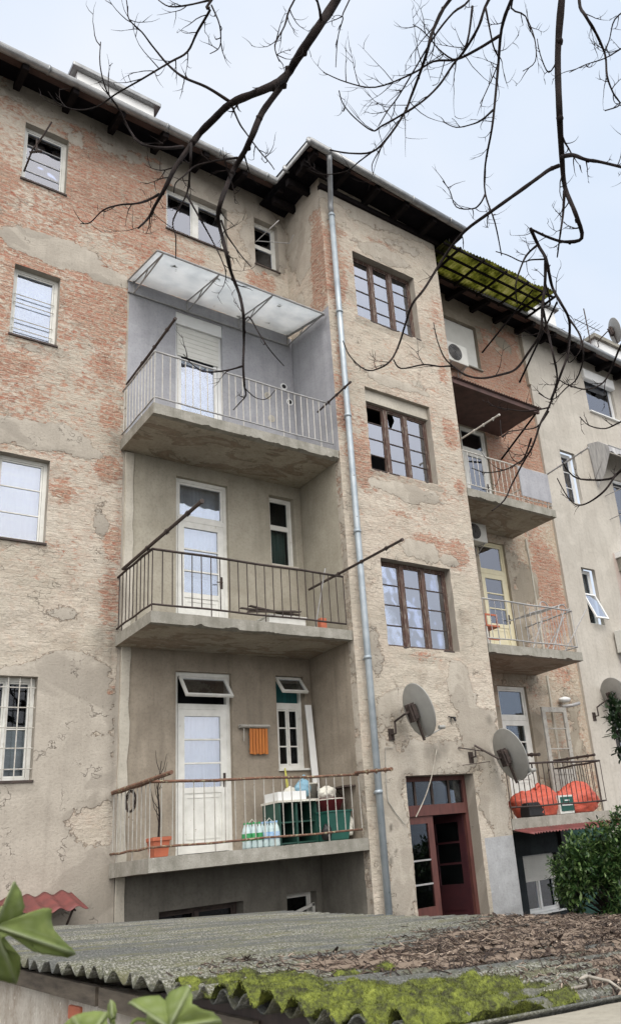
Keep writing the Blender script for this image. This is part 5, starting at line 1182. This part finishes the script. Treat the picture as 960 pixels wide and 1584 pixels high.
for k, (yy, zz) in enumerate(((5.05, -.66), (5.12, -.76), (5.0, -.86))):
    mb = MB(); mb.box((1.645, yy, zz-.035), (1.70, yy+.2, zz+.035)); mb.build('exposed_brick', M['terracotta'], SD, bevel=.008)
mb = MB(); n = 40; prof = []
for i in range(n+1):
    x = 1.60+3.9*i/n; a = .006*(float(vnoise(x*5, 1, 2))-.5)
    mb.v += [(x, 1.45, -.56-.067*(x-1.6)), (x, 1.45, -.468-.067*(x-1.6)+a), (x, 1.86+a*2, -.472-.067*(x-1.6)+a), (x, 1.875+a*2, -.50-.067*(x-1.6)), (x, 1.86, -.56-.067*(x-1.6))]
mb.f = [(5*i+j, 5*(i+1)+j, 5*(i+1)+(j+1) % 5, 5*i+(j+1) % 5) for i in range(n) for j in range(5)]+[(0, 1, 2, 3, 4), tuple(5*n+4-j for j in range(5))]; mb.mi = [0]*len(mb.f)
CW = empty('boundary_wall', (3.5, 1.65, GZ), 'low plastered wall with a smooth pale concrete coping at the bottom right', 'wall')
mb.build('coping', M['loggia'], CW, smooth=False); mb = MB(); mb.box((1.62, 1.5, GZ-.1), (5.4, 1.80, -.76)); mb.build('wall', sw, CW)
mb = MB(); 
mb.add([(1.62, 1.5, -.76), (5.4, 1.5, -.76), (5.4, 1.80, -.76), (1.62, 1.80, -.76), (1.62, 1.5, -.565), (5.4, 1.5, -.757), (5.4, 1.80, -.757), (1.62, 1.80, -.565)], [(0, 1, 5, 4), (1, 2, 6, 5), (2, 3, 7, 6), (3, 0, 4, 7), (4, 5, 6, 7)]); mb.build('wall', sw, CW)

# ---- moss cushions and blades
rng = np.random.default_rng(5)
def mossamt(x, y):
    n = fbm(x*2.3, y*4.0, 91, 4); n2 = fbm(x*8, y*10, 92, 3)
    edge = np.minimum((3.22-y)*1.3, (2.22-x)*1.9+.12*np.maximum(0, 2.6-y))
    return np.clip(edge, -3, .30)+.22*np.clip((1.95-x)*3, 0, 1)*np.clip((3.2-y)*3, 0, 1)+(n-.47)*2.4+(n2-.5)*1.3
mb = MB(); dx = .02; xs2 = np.arange(1.50, 3.5, dx); ys2 = np.arange(1.88, 3.5, .0145); idx = {}
A = {}
MA = mossamt(*np.meshgrid(xs2, ys2, indexing='ij')); MH = fbm(*[q*k for q, k in zip(np.meshgrid(xs2, ys2, indexing='ij'), (22, 26))], 3, 3)
for i, x in enumerate(xs2):
    for j, yv in enumerate(ys2):
        a = float(MA[i, j]); A[i, j] = a
        if a > -.06:
            idx[i, j] = len(mb.v)
            h = .003+.036*min(1, max(0, a)*1.5)**.8*(.2+1.4*float(MH[i, j]))
            mb.v.append((x+.004*(rng.random()-.5), yv, zr(x, yv)+(h if a > 0 else -.004)))
for (i, j), k in idx.items():
    q = [(i, j), (i+1, j), (i+1, j+1), (i, j+1)]
    if all(t in idx for t in q): mb.f.append(tuple(idx[t] for t in q)); mb.mi.append(0)
pts = [(xs2[i], ys2[j], A[i, j], float(MH[i, j])) for (i, j) in idx if A[i, j] > .02]
for _ in range(30000):
    x, yv, a, mh = pts[rng.integers(len(pts))]; x += (rng.random()-.5)*dx; yv += (rng.random()-.5)*.0145
    h = .003+.036*min(1, max(0, a)*1.5)**.8*(.2+1.4*mh); z = zr(x, yv)+h-.003
    an = rng.random()*6.28; l = .005+.008*rng.random(); w = .0016; dxv, dyv = math.cos(an), math.sin(an)
    tx, ty = (rng.random()-.5)*l, (rng.random()-.5)*l
    mb.add([(x-dxv*w, yv-dyv*w, z), (x+dxv*w, yv+dyv*w, z), (x+tx, yv+ty, z+l)], [(0, 1, 2)])
tag(mb.build('moss', M['moss'], smooth=True), 'bright yellow-green moss growing over the near corrugations of the shed roof', 'moss', kind='stuff')

# ---- dead leaves and twigs on the roof
def dens(x, y):
    n = fbm(x*.9+3, y*1.1, 55, 4); n2 = fbm(x*5, y*6, 57, 3)
    e = np.minimum((4.15+.85*np.maximum(0, x-3.1)-y)*.9, (x-2.0)*1.3+.12+.25*np.clip(y-3.2, 0, .6))
    return np.clip(e, -2, .55)+(n-.5)*1.8+(n2-.5)*.9+.35*np.clip((x-2.3)*2, 0, 1)*np.clip(3.3-y, 0, 1)
def scatter(nn, thr):
    X_ = 1.6+3.75*rng.random(90000); Y_ = 1.9+4.9*rng.random(90000)**2.0; D_ = dens(X_, Y_)
    k = np.nonzero(D_ > rng.random(90000)*.9-thr)[0][:nn]; return [(float(a), float(b), float(c)) for a, b, c in zip(X_[k], Y_[k], D_[k])]
mb = MB()
for x, yv, dd in scatter(15000, .03):
    an = rng.normal(0.0, .75); L = (.05+.20*rng.random()**2)*(.7 if yv < 3 else 1.1); r_ = .0012+.0028*rng.random()**2; hgt = .004+.024*max(0, min(1, dd))*rng.random()
    p = []; b = rng.normal(0, .35)
    for k in range(4):
        t = k/3-.5; xx = x+math.cos(an+b*t)*L*t; yy = max(1.88, yv+math.sin(an+b*t)*L*t); p.append((xx, yy, max(zr(min(max(xx, 1.5), 5.4), yy), zroof(xx, yy))+hgt+.01*math.sin(k*2.1+b*5)))
    mb.tube(p, [r_, r_, r_*.8, r_*.5], 3, cap=False)
for x, yv, dd in scatter(4200, 0):
    an = rng.random()*6.28; L = (.006+.018*rng.random()**2)*(.75 if yv < 3 else 1.2); w = L*(.35+.3*rng.random()); c, s = math.cos(an), math.sin(an); z = max(zr(x, yv), zroof(x, yv)+.005)+.005+.02*max(0, min(1, dd))*rng.random(); tl_ = rng.normal(0, .45); cu = rng.random()*L*.7
    def q(u, v, h): return (x+c*u-s*v, yv+s*u+c*v, z+h+u*tl_)
    mb.add([q(-L, 0, cu), q(-L*.3, -w, cu*.3), q(L*.5, -w*.8, 0), q(L, 0, cu), q(L*.5, w*.8, cu*.5), q(-L*.3, w, cu), q(0, 0, -.002)], [(0, 1, 6), (1, 2, 6), (2, 3, 6), (3, 4, 6), (4, 5, 6), (5, 0, 6)])
# a low mat of rotten litter beneath
gx = np.arange(1.6, 5.36, .03); gy = np.arange(1.9, 6.6, .03); idm = {}; DG = dens(*np.meshgrid(gx, gy, indexing='ij'))
for i, x in enumerate(gx):
    for j, yv in enumerate(gy):
        dd = float(DG[i, j])
        if dd > .28: idm[i, j] = len(mb.v); mb.v.append((x, yv, max(zr(x, yv), zroof(x, yv)-.01)+(.012*min(1, (dd-.28)*2.5)*(.4+1.2*float(vnoise(x*30, yv*30, 8))) if dd > .33 else -.004)))
for (i, j), k in idm.items():
    qd = [(i, j), (i+1, j), (i+1, j+1), (i, j+1)]
    if all(t in idm for t in qd): mb.f.append(tuple(idm[t] for t in qd)); mb.mi.append(0)
tag(mb.build('leaf_litter', M['litter']), 'brown mat of fallen twigs and dead leaves scattered over the shed roof', 'leaf litter', kind='stuff')
# one forked stick on the moss
mb = MB(); a = at(690, 1530, 2.35); zz = lambda v: Vector((v.x, v.y, zr(v.x, max(v.y, 1.9))+.05))
P_ = [zz(Vector((2.55, 2.30, 0))), zz(Vector((2.42, 2.12, 0))), zz(Vector((2.33, 2.05, 0))), zz(Vector((2.24, 2.0, 0)))]
mb.tube(P_, [.006, .008, .007, .004], 6); mb.tube([P_[1], zz(Vector((2.30, 2.12, 0))), zz(Vector((2.20, 2.13, 0)))], [.007, .005, .003], 6); mb.tube([P_[2], zz(Vector((2.36, 1.98, 0))), zz(Vector((2.33, 1.91, 0)))], [.006, .005, .003], 6)
tag(mb.build('forked_stick', M['cable'], smooth=True), 'pale forked stick lying across the moss near the coping', 'stick')

# ================================================================== PLANTS
def leaf_geo(mb, p, d, up, L, w, curl=.15):
    d = d.normalized(); s = d.cross(up)
    if s.length < 1e-4: s = Vector((1, 0, 0))
    s.normalize(); u = s.cross(d)
    pts = [p, p+d*L*.3-s*w*.45+u*curl*L*.2, p+d*L*.65-s*w*.45+u*curl*L*.2, p+d*L-u*curl*L*.3, p+d*L*.65+s*w*.45+u*curl*L*.2, p+d*L*.3+s*w*.45+u*curl*L*.2, p+d*L*.5]
    mb.add([tuple(q) for q in pts], [(0, 1, 6), (1, 2, 6), (2, 3, 6), (3, 4, 6), (4, 5, 6), (5, 0, 6)])
def rv(r): return Vector((r.gauss(0, 1), r.gauss(0, 1), r.gauss(0, 1))).normalized()
def leafy(name, label, base, clumps, mt, nleaf, L, w, seed, stems):
    o = empty(name, base, label, 'shrub')
    r = random.Random(seed); mb = MB(); st = MB()
    for (c, rad) in clumps:
        c = Vector(c); b = Vector(base); mid = b.lerp(c, .6)+Vector((r.uniform(-.1, .1), r.uniform(-.1, .1), .1))
        st.tube([b+Vector((r.uniform(-.08, .08), r.uniform(-.08, .08), 0)), mid, c], [.025, .016, .006], 6)
        for _ in range(int(nleaf*rad)):
            dv = rv(r); t = r.random()**.45; q = c+Vector((dv.x, dv.y, dv.z))*rad*t
            tip = (dv+Vector((0, 0, .6))+rv(r)*.5).normalized()
            for k in range(5):
                a = (tip*.6+rv(r)*.9).normalized(); leaf_geo(mb, q+tip*.02*k, a, Vector((0, 0, 1))+rv(r)*.3, L*r.uniform(.7, 1.2), w*r.uniform(.8, 1.2))
        for _ in range(6):
            dv = rv(r); st.tube([c-dv*rad*.1, c+dv*rad*.8], [.006, .003], 4)
    for c, rad in clumps[::3]:
        c = Vector(c); d = (rv(r)+Vector((0, -.3, 1.3))).normalized(); p0 = c+d*rad*.7; L2_ = r.uniform(.12, .28)
        st.tube([p0, p0+d*L2_], [.005, .002], 4)
        for k in range(9): leaf_geo(mb, p0+d*L2_*(.3+k*.08), (d*.5+rv(r)).normalized(), Vector((0, 0, 1)), L*r.uniform(.7, 1.1), w)
    st.build('stem', M['bark'], o); mb.build('foliage', mt, o); return o
r = random.Random(11); cl = []
for _ in range(46):
    a = r.uniform(0, 6.28); h = r.random(); rr = (1.15 if h < .8 else .7)*math.sqrt(r.random())
    cl.append(((10.35+rr*math.cos(a), 8.0+rr*.6*math.sin(a), -1.45+h*1.22), r.uniform(.13, .33)))
for c in ((9.45, 8.1, -.30), (9.35, 8.0, -.42), (9.85, 8, -.12), (10.4, 8, -.02), (10.9, 8, -.02), (9.25, 8, -.6)): cl.append((c, .2))
leafy('laurel_bush', 'dense glossy green laurel bush below the red strip roof at the right', (10.4, 8.0, GZ), cl, M['laurel'], 330, .09, .036, 5, 1)
cl = []
for c, rad in (((7.22, 5.25, .95), .13), ((7.0, 5.2, 1.12), .06), ((6.93, 5.2, .90), .06), ((7.35, 5.2, .72), .12), ((7.42, 5.25, .52), .10), ((7.15, 5.25, .72), .08), ((7.6, 5.3, .85), .18), ((7.7, 5.3, .6), .2), ((7.45, 5.2, .28), .08), ((7.1, 5.2, 1.0), .08), ((7.55, 5.3, 1.1), .12), ((8.0, 5.3, .9), .4), ((8.1, 5.3, .3), .4)):
    cl.append((c, rad))
leafy('evergreen_shrub', 'dark leaved evergreen shrub reaching in at the right edge under the neighbour dish', (8.1, 5.3, GZ), cl, M['dark_leaf'], 330, .085, .032, 8, 1)

# ---- the bare tree: traced limbs with their own depths, joined to a trunk outside the frame
TR_ = empty('bare_tree', (6.6, 1.9, GZ), 'dark leafless tree whose long bare branches hang in front of the facade and sky', 'tree')
rt = random.Random(21)
def smooth_pts(P, n=4):
    out_ = []; m_ = len(P)
    for i in range(m_-1):
        p0, p1, p2, p3 = P[max(i-1, 0)], P[i], P[i+1], P[min(i+2, m_-1)]
        for k in range(n):
            t = k/n; out_.append(.5*((2*p1)+(p2-p0)*t+(2*p0-5*p1+4*p2-p3)*t*t+(3*p1-p0-3*p2+p3)*t**3))
    out_.append(P[-1]); return out_
def twig(mb, p, d, L, r_, lvl=0):
    n = 7; q = p.copy(); pts = [q.copy()]; d = d.normalized(); bend = rv(rt)*.22; side = []
    for k in range(n):
        d = (d+bend*.6+rv(rt)*.16+Vector((0, 0, .10))).normalized(); q = q+d*L/n; pts.append(q.copy())
        if lvl < 1 and k >= 1 and rt.random() < .42: side.append((q.copy(), (d+rv(rt)*.9).normalized()))
    mb.tube(pts, [r_*(1-.8*k/n) for k in range(n+1)], 4, cap=False)
    for s_, dd in side: twig(mb, s_, dd, L*rt.uniform(.3, .55), r_*.6, lvl+1)
def branch(px, d0, d1, w0, w1, tw=5, tl=.28, ext=None):
    """px: photo polyline; d0->d1 distance in metres; w: width in photo pixels"""
    n = len(px); P = []
    for k, (x, y) in enumerate(px):
        t = k/(n-1); P.append(at(x, y, d0+(d1-d0)*t+.10*math.sin(k*1.9+x*.03)))
    if ext: P = [Vector(e) for e in ext]+P
    S = smooth_pts(P); m_ = len(S); rs = []
    for k in range(m_):
        t = k/(m_-1); w = (w0+(w1-w0)*t**.8)*1.04+.2; rs.append(max(.0022, w*.5/FPX*(d0+(d1-d0)*t)*(1+.22*(float(vnoise(k*.9, w0, 3))-.5))))
    mb = MB(); mb.tube(S, rs, 7)
    if w0 > 6:
        for k in range(3, m_-2, 6):
            if rt.random() < .6: mb.blob(tuple(S[k]+rv(rt)*rs[k]*.5), (rs[k]*1.15,)*3, k, .3, 8, 6)
    st = len(ext)*4 if ext else 0
    for _ in range(tw):
        k = rt.randrange(max(1, st, m_//5), m_-1); ax = (S[min(k+1, m_-1)]-S[k-1]).normalized(); dd = (ax*.8+rv(rt)*.9)
        twig(mb, S[k], dd, tl*rt.uniform(.5, 1.3), max(.0036, rs[k]*.42))
    mb.build('branch', M['bark'], TR_, smooth=True)
T0 = Vector((6.6, 1.9, GZ))
crotch = Vector((6.0, 2.1, 3.4))
mb = MB(); S = smooth_pts([T0, Vector((6.55, 1.95, .2)), Vector((6.3, 2.0, 2.0)), crotch]); mb.tube(S, [.2-.09*k/len(S) for k in range(len(S))], 14); mb.build('trunk', M['bark'], TR_, smooth=True)
def top(x, y, d): return at(x, y, d)
L1 = [crotch, at(1000, -420, 5.0), at(640, -190, 5.0)]
L2 = [crotch, at(1020, -250, 5.2), at(880, -120, 5.2)]
B = branch
B([(520, 0), (497, 35), (470, 75), (455, 98), (446, 113), (425, 130), (397, 143), (357, 160), (330, 185), (310, 205), (297, 222)], 5.0, 5.0, 15, 9, 3, .25, ext=L1)
B([(297, 222), (272, 258), (256, 290), (240, 318), (230, 337), (214, 353)], 5.0, 4.9, 8, 2.5, 5)
B([(283, 227), (258, 229), (235, 227), (215, 220), (200, 200), (185, 170), (165, 140), (155, 100), (156, 65)], 5.0, 4.8, 5, 1.2, 5, .3)
B([(247, 300), (228, 310), (210, 315), (185, 317), (160, 325), (140, 344), (125, 346)], 4.95, 4.9, 4, 1.2, 4, .2)
B([(296, 218), (295, 245), (294, 262), (289, 300), (268, 340), (272, 366), (272, 400)], 5.0, 5.0, 4, 1.3, 5, .22)
B([(289, 302), (310, 339), (326, 368), (340, 395), (350, 420)], 5.0, 5.1, 3, 1.3, 2, .15)
B([(355, 157), (320, 135), (285, 120), (260, 100), (235, 70), (220, 50), (200, 30), (198, 10)], 5.0, 4.8, 5, 1.2, 7, .2)
B([(357, 160), (370, 190), (380, 205), (400, 232), (417, 252), (424, 262)], 5.0, 5.1, 3, 1.2, 4, .2)
B([(446, 113), (430, 140), (405, 175), (390, 210), (378, 235), (362, 262), (350, 290), (341, 315), (337, 335), (342, 360), (350, 392), (358, 423), (370, 455), (376, 483), (377, 506), (377, 534), (376, 566), (378, 598)], 5.0, 4.7, 10, 3, 8, .22)
B([(367, 244), (350, 246), (332, 249), (302, 257), (286, 271), (272, 283), (269, 298)], 4.9, 4.9, 3.5, 1.3, 2, .15)
B([(378, 496), (386, 491), (402, 518), (418, 542), (439, 566)], 4.75, 4.7, 2.5, 1.2, 1, .1)
B([(376, 566), (350, 573), (318, 575), (298, 564), (284, 548)], 4.7, 4.6, 3, 1.0, 2, .12)
B([(378, 598), (380, 612), (370, 624), (361, 634)], 4.7, 4.7, 2.5, 1.2, 2, .1)
B([(378, 600), (395, 615), (412, 617), (425, 604)], 4.7, 4.7, 1.6, .8, 0)
B([(342, 340), (350, 362), (362, 380), (375, 398), (388, 412)], 4.9, 4.8, 3, 1.2, 3, .12)
B([(327, 0), (325, 15), (305, 50), (290, 80), (265, 95), (240, 110), (215, 125), (180, 145), (150, 165), (120, 170), (90, 160), (75, 142)], 4.6, 4.6, 4.5, 1.3, 12, .22, ext=[at(640, -190, 5.0), at(430, -120, 4.8)])
B([(327, 8), (340, 40), (340, 72), (325, 83)], 4.6, 4.6, 2.5, 1, 5, .15)
B([(325, 0), (290, 8), (262, 10), (245, 0)], 4.6, 4.5, 3, 1.4, 3, .15)
B([(455, 0), (440, 40), (425, 70), (432, 95)], 4.7, 4.7, 4, 1.4, 8, .2, ext=[at(640, -190, 5.0), at(520, -90, 4.8)])
B([(540, 0), (530, 30), (522, 60), (519, 104)], 4.8, 4.8, 2.2, 1, 4, .15, ext=[at(640, -190, 5.0)])
# centre cluster
B([(695, 0), (670, 45), (660, 80), (650, 110), (635, 150), (625, 175), (600, 212), (575, 235), (540, 237), (510, 232)], 5.2, 5.3, 6.5, 2, 8, .3, ext=[at(880, -120, 5.2), at(760, -60, 5.2)])
B([(755, 0), (740, 40), (720, 75), (700, 100), (680, 130), (655, 155), (625, 175), (590, 195), (575, 202), (548, 182), (530, 160), (524, 140)], 5.3, 5.2, 5, 1.3, 12, .3, ext=[at(880, -120, 5.2), at(800, -60, 5.2)])
B([(772, 55), (740, 75), (705, 92), (670, 95), (635, 115), (580, 135), (535, 127), (500, 112)], 5.3, 5.3, 4.5, 1.2, 14, .28)
B([(730, 10), (722, 65), (705, 92), (680, 78), (665, 60), (650, 45), (638, 38)], 5.2, 5.2, 3.5, 1, 7, .25)
B([(725, 0), (700, 20), (672, 55), (645, 100), (615, 150), (600, 170), (585, 195)], 5.1, 5.2, 4, 1.3, 8, .25, ext=[at(880, -120, 5.2), at(760, -60, 5.2)])
B([(600, 212), (585, 235), (575, 255), (577, 270)], 5.3, 5.3, 2.2, 1, 1, .1)
B([(575, 235), (555, 250), (535, 265), (500, 270), (478, 262)], 5.3, 5.3, 2.2, .9, 3, .15)
B([(790, 0), (775, 45), (770, 100), (765, 155), (760, 200), (750, 255), (750, 300), (765, 345), (775, 395)], 5.4, 5.4, 6.5, 1.6, 9, .25, ext=[at(880, -120, 5.2), at(820, -60, 5.3)])
B([(762, 170), (745, 185), (730, 192), (705, 197), (684, 188)], 5.4, 5.4, 3.2, 1, 4, .14)
B([(750, 300), (742, 315), (730, 323), (705, 320), (695, 295), (684, 280)], 5.4, 5.4, 2.8, .9, 6, .15)
B([(792, 0), (812, 25), (826, 60), (827, 95), (808, 110)], 5.5, 5.5, 3, 1, 6, .18, ext=[at(880, -120, 5.2)])
B([(750, 10), (762, 70), (770, 95), (752, 140), (742, 160)], 5.2, 5.2, 3, 1, 6, .15)
# the heavy vertical limb at the right
B([(868, 0), (862, 85), (864, 165), (868, 240), (873, 290), (889, 330), (899, 368), (872, 374), (845, 366), (820, 354)], 5.0, 5.2, 15, 3, 8, .22, ext=L2)
B([(863, 90), (848, 112), (835, 85), (830, 60)], 5.0, 5.0, 2.5, 1, 2, .15)
B([(872, 295), (870, 330), (866, 360), (861, 398)], 5.05, 5.1, 5, 1.8, 3, .15)
B([(864, 256), (848, 263), (830, 276), (790, 305), (755, 330), (720, 356), (696, 384), (675, 416), (655, 448), (637, 471), (626, 503), (617, 532), (605, 556), (588, 569), (565, 572), (541, 551), (530, 527)], 5.0, 5.3, 6.5, 1.4, 7, .18)
B([(868, 242), (885, 240), (905, 247), (930, 251), (975, 262)], 5.0, 4.8, 7, 4, 6, .16)
B([(895, 0), (905, 25), (920, 50), (935, 85), (938, 118), (948, 145), (958, 162), (935, 171)], 4.7, 4.7, 6, 1.6, 9, .18, ext=[at(900, -90, 4.8)])
B([(985, 60), (960, 75), (935, 90), (905, 100), (880, 112)], 4.7, 4.7, 2.5, 1, 6, .15)
B([(975, 10), (950, 30), (942, 60), (935, 80)], 4.7, 4.7, 2.5, 1.2, 5, .15)
# lower right net of twigs
B([(820, 354), (832, 380), (843, 399), (848, 421), (854, 446), (866, 468), (879, 493), (880, 521), (877, 549), (866, 580), (857, 605), (848, 630), (835, 655), (823, 690), (807, 718), (791, 749), (779, 774), (760, 790)], 5.2, 4.9, 5.5, 2, 12, .2)
B([(881, 495), (897, 521), (901, 555), (891, 586), (876, 599), (854, 618), (832, 608)], 5.1, 5.1, 3.2, 1.2, 4, .15)
B([(838, 475), (847, 515), (854, 546), (860, 574), (860, 592), (851, 618), (857, 605)], 5.1, 5.0, 4, 2, 3, .15)
B([(843, 402), (842, 440), (838, 475), (835, 514), (816, 546), (797, 571), (772, 580), (744, 585), (719, 580), (700, 567), (680, 567), (655, 564), (620, 570), (608, 556)], 5.2, 5.1, 5, 1.8, 6, .18)
B([(700, 567), (686, 552), (675, 524), (670, 499)], 5.1, 5.1, 2.5, 1, 1, .1)
B([(829, 380), (816, 392), (807, 408), (797, 440), (799, 470)], 5.2, 5.2, 3.5, 2, 2, .1)
B([(843, 401), (820, 402), (807, 405), (785, 395), (766, 389)], 5.2, 5.2, 2.6, 1.2, 2, .12)
B([(821, 678), (810, 708), (797, 718), (779, 727), (751, 731), (729, 724)], 4.95, 4.9, 3, 1.1, 4, .12)
B([(850, 630), (816, 636), (785, 633), (757, 627)], 5.0, 5.0, 2.4, 1.1, 4, .12)
B([(848, 636), (830, 660), (805, 665), (785, 668), (776, 676), (773, 650)], 5.0, 5.0, 2.4, 1, 4, .12)
B([(985, 495), (960, 533), (947, 564), (932, 592), (907, 602), (879, 596), (862, 586)], 4.8, 4.9, 3.6, 1.4, 5, .14)
B([(990, 640), (960, 652), (935, 663), (910, 658), (896, 645)], 4.8, 4.8, 3, 1.2, 3, .12)
B([(1000, 690), (960, 727), (941, 741), (897, 741), (879, 730), (869, 715)], 4.8, 4.8, 5, 1.3, 3, .12)
B([(952, 733), (935, 758), (910, 777), (891, 781), (876, 767), (861, 740)], 4.8, 4.8, 3.5, 1.3, 2, .12)
B([(880, 521), (878, 560), (895, 545), (903, 520)], 5.1, 5.1, 2, 1, 2, .12)
B([(838, 475), (850, 470), (842, 430), (850, 410)], 5.15, 5.15, 3.5, 1.5, 2, .12)
# limb carrying the right hand net, outside the frame
mb = MB(); S = smooth_pts([crotch, at(1150, 120, 4.9), at(1060, 420, 4.8), at(1000, 690, 4.8)]); mb.tube(S, [.05-.03*k/len(S) for k in range(len(S))], 8)
mb.tube(smooth_pts([at(1060, 420, 4.8), at(1020, 460, 4.8), at(985, 495, 4.8)]), .008, 6); mb.tube(smooth_pts([at(1050, 500, 4.8), at(1020, 600, 4.8), at(990, 640, 4.8)]), .008, 6)
mb.tube([at(1150, 120, 4.9), at(1060, 80, 4.8), at(985, 60, 4.7)], .008, 6); mb.tube([at(1150, 120, 4.9), at(1040, 20, 4.8), at(975, 10, 4.7)], .008, 6); mb.tube([at(1120, 200, 4.8), at(1040, 270, 4.8), at(975, 262, 4.8)], .012, 6)
mb.build('branch', M['bark'], TR_, smooth=True)

# ---- broad lobed leaves right in front of the lens
m, nt_, p = mat('broad green leaf'); uvn = coords(nt_, 'UV')
v = coords(nt_)
c = ramp(nt_, noise(nt_, v, 9, 5, .6), [(.3, (.15, .20, .06)), (.55, (.27, .335, .11)), (.75, (.42, .46, .18))])
at2 = N(nt_, 'ShaderNodeAttribute', attribute_name='rib'); c = mix(nt_, at2.outputs['Fac'], c, (.42, .47, .29))
nt_.links.new(c, p.inputs['Base Color']); p.inputs['Roughness'].default_value = .7; p.inputs['Specular IOR Level'].default_value = .2; bump(nt_, p, noise(nt_, v, 60, 4), .5, .002)
tl = N(nt_, 'ShaderNodeBsdfTranslucent'); nt_.links.new(c, tl.inputs[0]); ms = N(nt_, 'ShaderNodeMixShader'); ms.inputs[0].default_value = .4
nt_.links.new(p.outputs[0], ms.inputs[1]); nt_.links.new(tl.outputs[0], ms.inputs[2]); nt_.links.new(ms.outputs[0], nt_.nodes['Material Output'].inputs[0])
M['broad_leaf'] = m
VN = empty('ivy_plant', (.1, 1.2, GZ), 'broad lobed light green leaves on thin stalks in the bottom left foreground', 'plant')
def broad_leaf(outline, hub, tips, d, stalk, seed):
    """leaf outline fan around its hub, cupped in depth, with raised pale ribs"""
    r = random.Random(seed); mb = MB(); ribs = []
    n = len(outline); h = Vector(at(*hub, d)); K = 7
    fine = []
    for i in range(n):
        a, b = outline[i], outline[(i+1) % n]
        for k in range(4): t = k/4; fine.append((a[0]+(b[0]-a[0])*t+r.uniform(-.6, .6), a[1]+(b[1]-a[1])*t+r.uniform(-.6, .6)))
    m_ = len(fine); mb.v = [tuple(h)]; rib = [1.0]
    angs = [math.atan2(t[1]-hub[1], t[0]-hub[0]) for t in tips]
    for q in range(1, K+1):
        f = q/K
        for i, (x, y) in enumerate(fine):
            px_, py_ = hub[0]+(x-hub[0])*f, hub[1]+(y-hub[1])*f
            an = math.atan2(y-hub[1], x-hub[0]); da = min(abs(math.atan2(math.sin(an-t), math.cos(an-t))) for t in angs)
            rr = math.hypot(px_-hub[0], py_-hub[1]); cup = .0000055*rr*rr*d+.010*math.sin(an*3+seed)*f-.008*math.exp(-(da*rr/3)**2)
            mb.v.append(tuple(at(px_, py_, d+cup))); rib.append(.9*math.exp(-(da*rr/2.2)**2)*(1-.4*f)+.25*max(0, math.sin(rr*.35+da*6))**8)
    mb.f = [(0, 1+i, 1+(i+1) % m_) for i in range(m_)]+[(1+q*m_+i, 1+(q+1)*m_+i, 1+(q+1)*m_+(i+1) % m_, 1+q*m_+(i+1) % m_) for q in range(K-1) for i in range(m_)]; mb.mi = [0]*len(mb.f)
    o = mb.build('leaf', M['broad_leaf'], VN, smooth=True, solid=.0008)
    ca = o.data.attributes.new('rib', 'FLOAT', 'POINT'); ca.data.foreach_set('value', rib)
    st = MB(); st.tube(smooth_pts([h+Vector((0, 0, 0))]+[Vector(at(*q)) for q in stalk]), .0022, 6); st.build('stalk', M['broad_leaf'], VN)
broad_leaf([(22, 1362), (33, 1380), (38, 1402), (35, 1416), (48, 1412), (68, 1404), (80, 1406), (79, 1425), (84, 1440), (96, 1453), (110, 1466), (117, 1476), (104, 1481), (86, 1478), (66, 1476), (52, 1472), (52, 1458), (36, 1450), (12, 1448), (4, 1452), (10, 1470), (22, 1476), (33, 1480), (32, 1500), (26, 1522), (10, 1518), (-14, 1512), (-34, 1480), (-44, 1440), (-30, 1414), (-8, 1412), (6, 1398), (14, 1380)],
           (-8, 1432), [(22, 1362), (117, 1476), (26, 1522), (-40, 1450)], 1.05, [(-40, 1445, 1.08), (-70, 1600, 1.1), (-40, 1900, 1.12)], 2)
broad_leaf([(291, 1524), (299, 1540), (297, 1552), (310, 1560), (330, 1566), (342, 1578), (345, 1600), (320, 1640), (270, 1660), (225, 1650), (222, 1610), (226, 1585), (228, 1566), (214, 1560), (198, 1552), (206, 1546), (226, 1542), (246, 1540), (256, 1548), (262, 1535), (276, 1528)],
           (262, 1590), [(293, 1526), (342, 1578), (200, 1550), (240, 1655)], .98, [(225, 1578, .99), (200, 1590, .99), (160, 1700, 1.0), (120, 1900, 1.02)], 7)
broad_leaf([(100, 1584), (112, 1572), (130, 1566), (152, 1564), (168, 1566), (166, 1580), (172, 1600), (160, 1640), (120, 1640), (98, 1610)],
           (135, 1610), [(112, 1572), (165, 1566), (120, 1640)], 1.0, [(140, 1640, 1.0), (130, 1800, 1.02)], 12)
broad_leaf([(172, 1546), (179, 1552), (181, 1566), (178, 1580), (171, 1584), (167, 1572), (167, 1556)], (174, 1575), [(172, 1546)], 1.0, [(176, 1600, 1.0), (160, 1700, 1.0)], 14)
mb = MB(); mb.tube(smooth_pts([Vector((.1, 1.2, GZ)), at(-40, 2300, 1.12), at(-40, 1900, 1.12), at(120, 1900, 1.02), at(130, 1800, 1.02)]), .004, 7); mb.build('stem', M['bark'], VN)
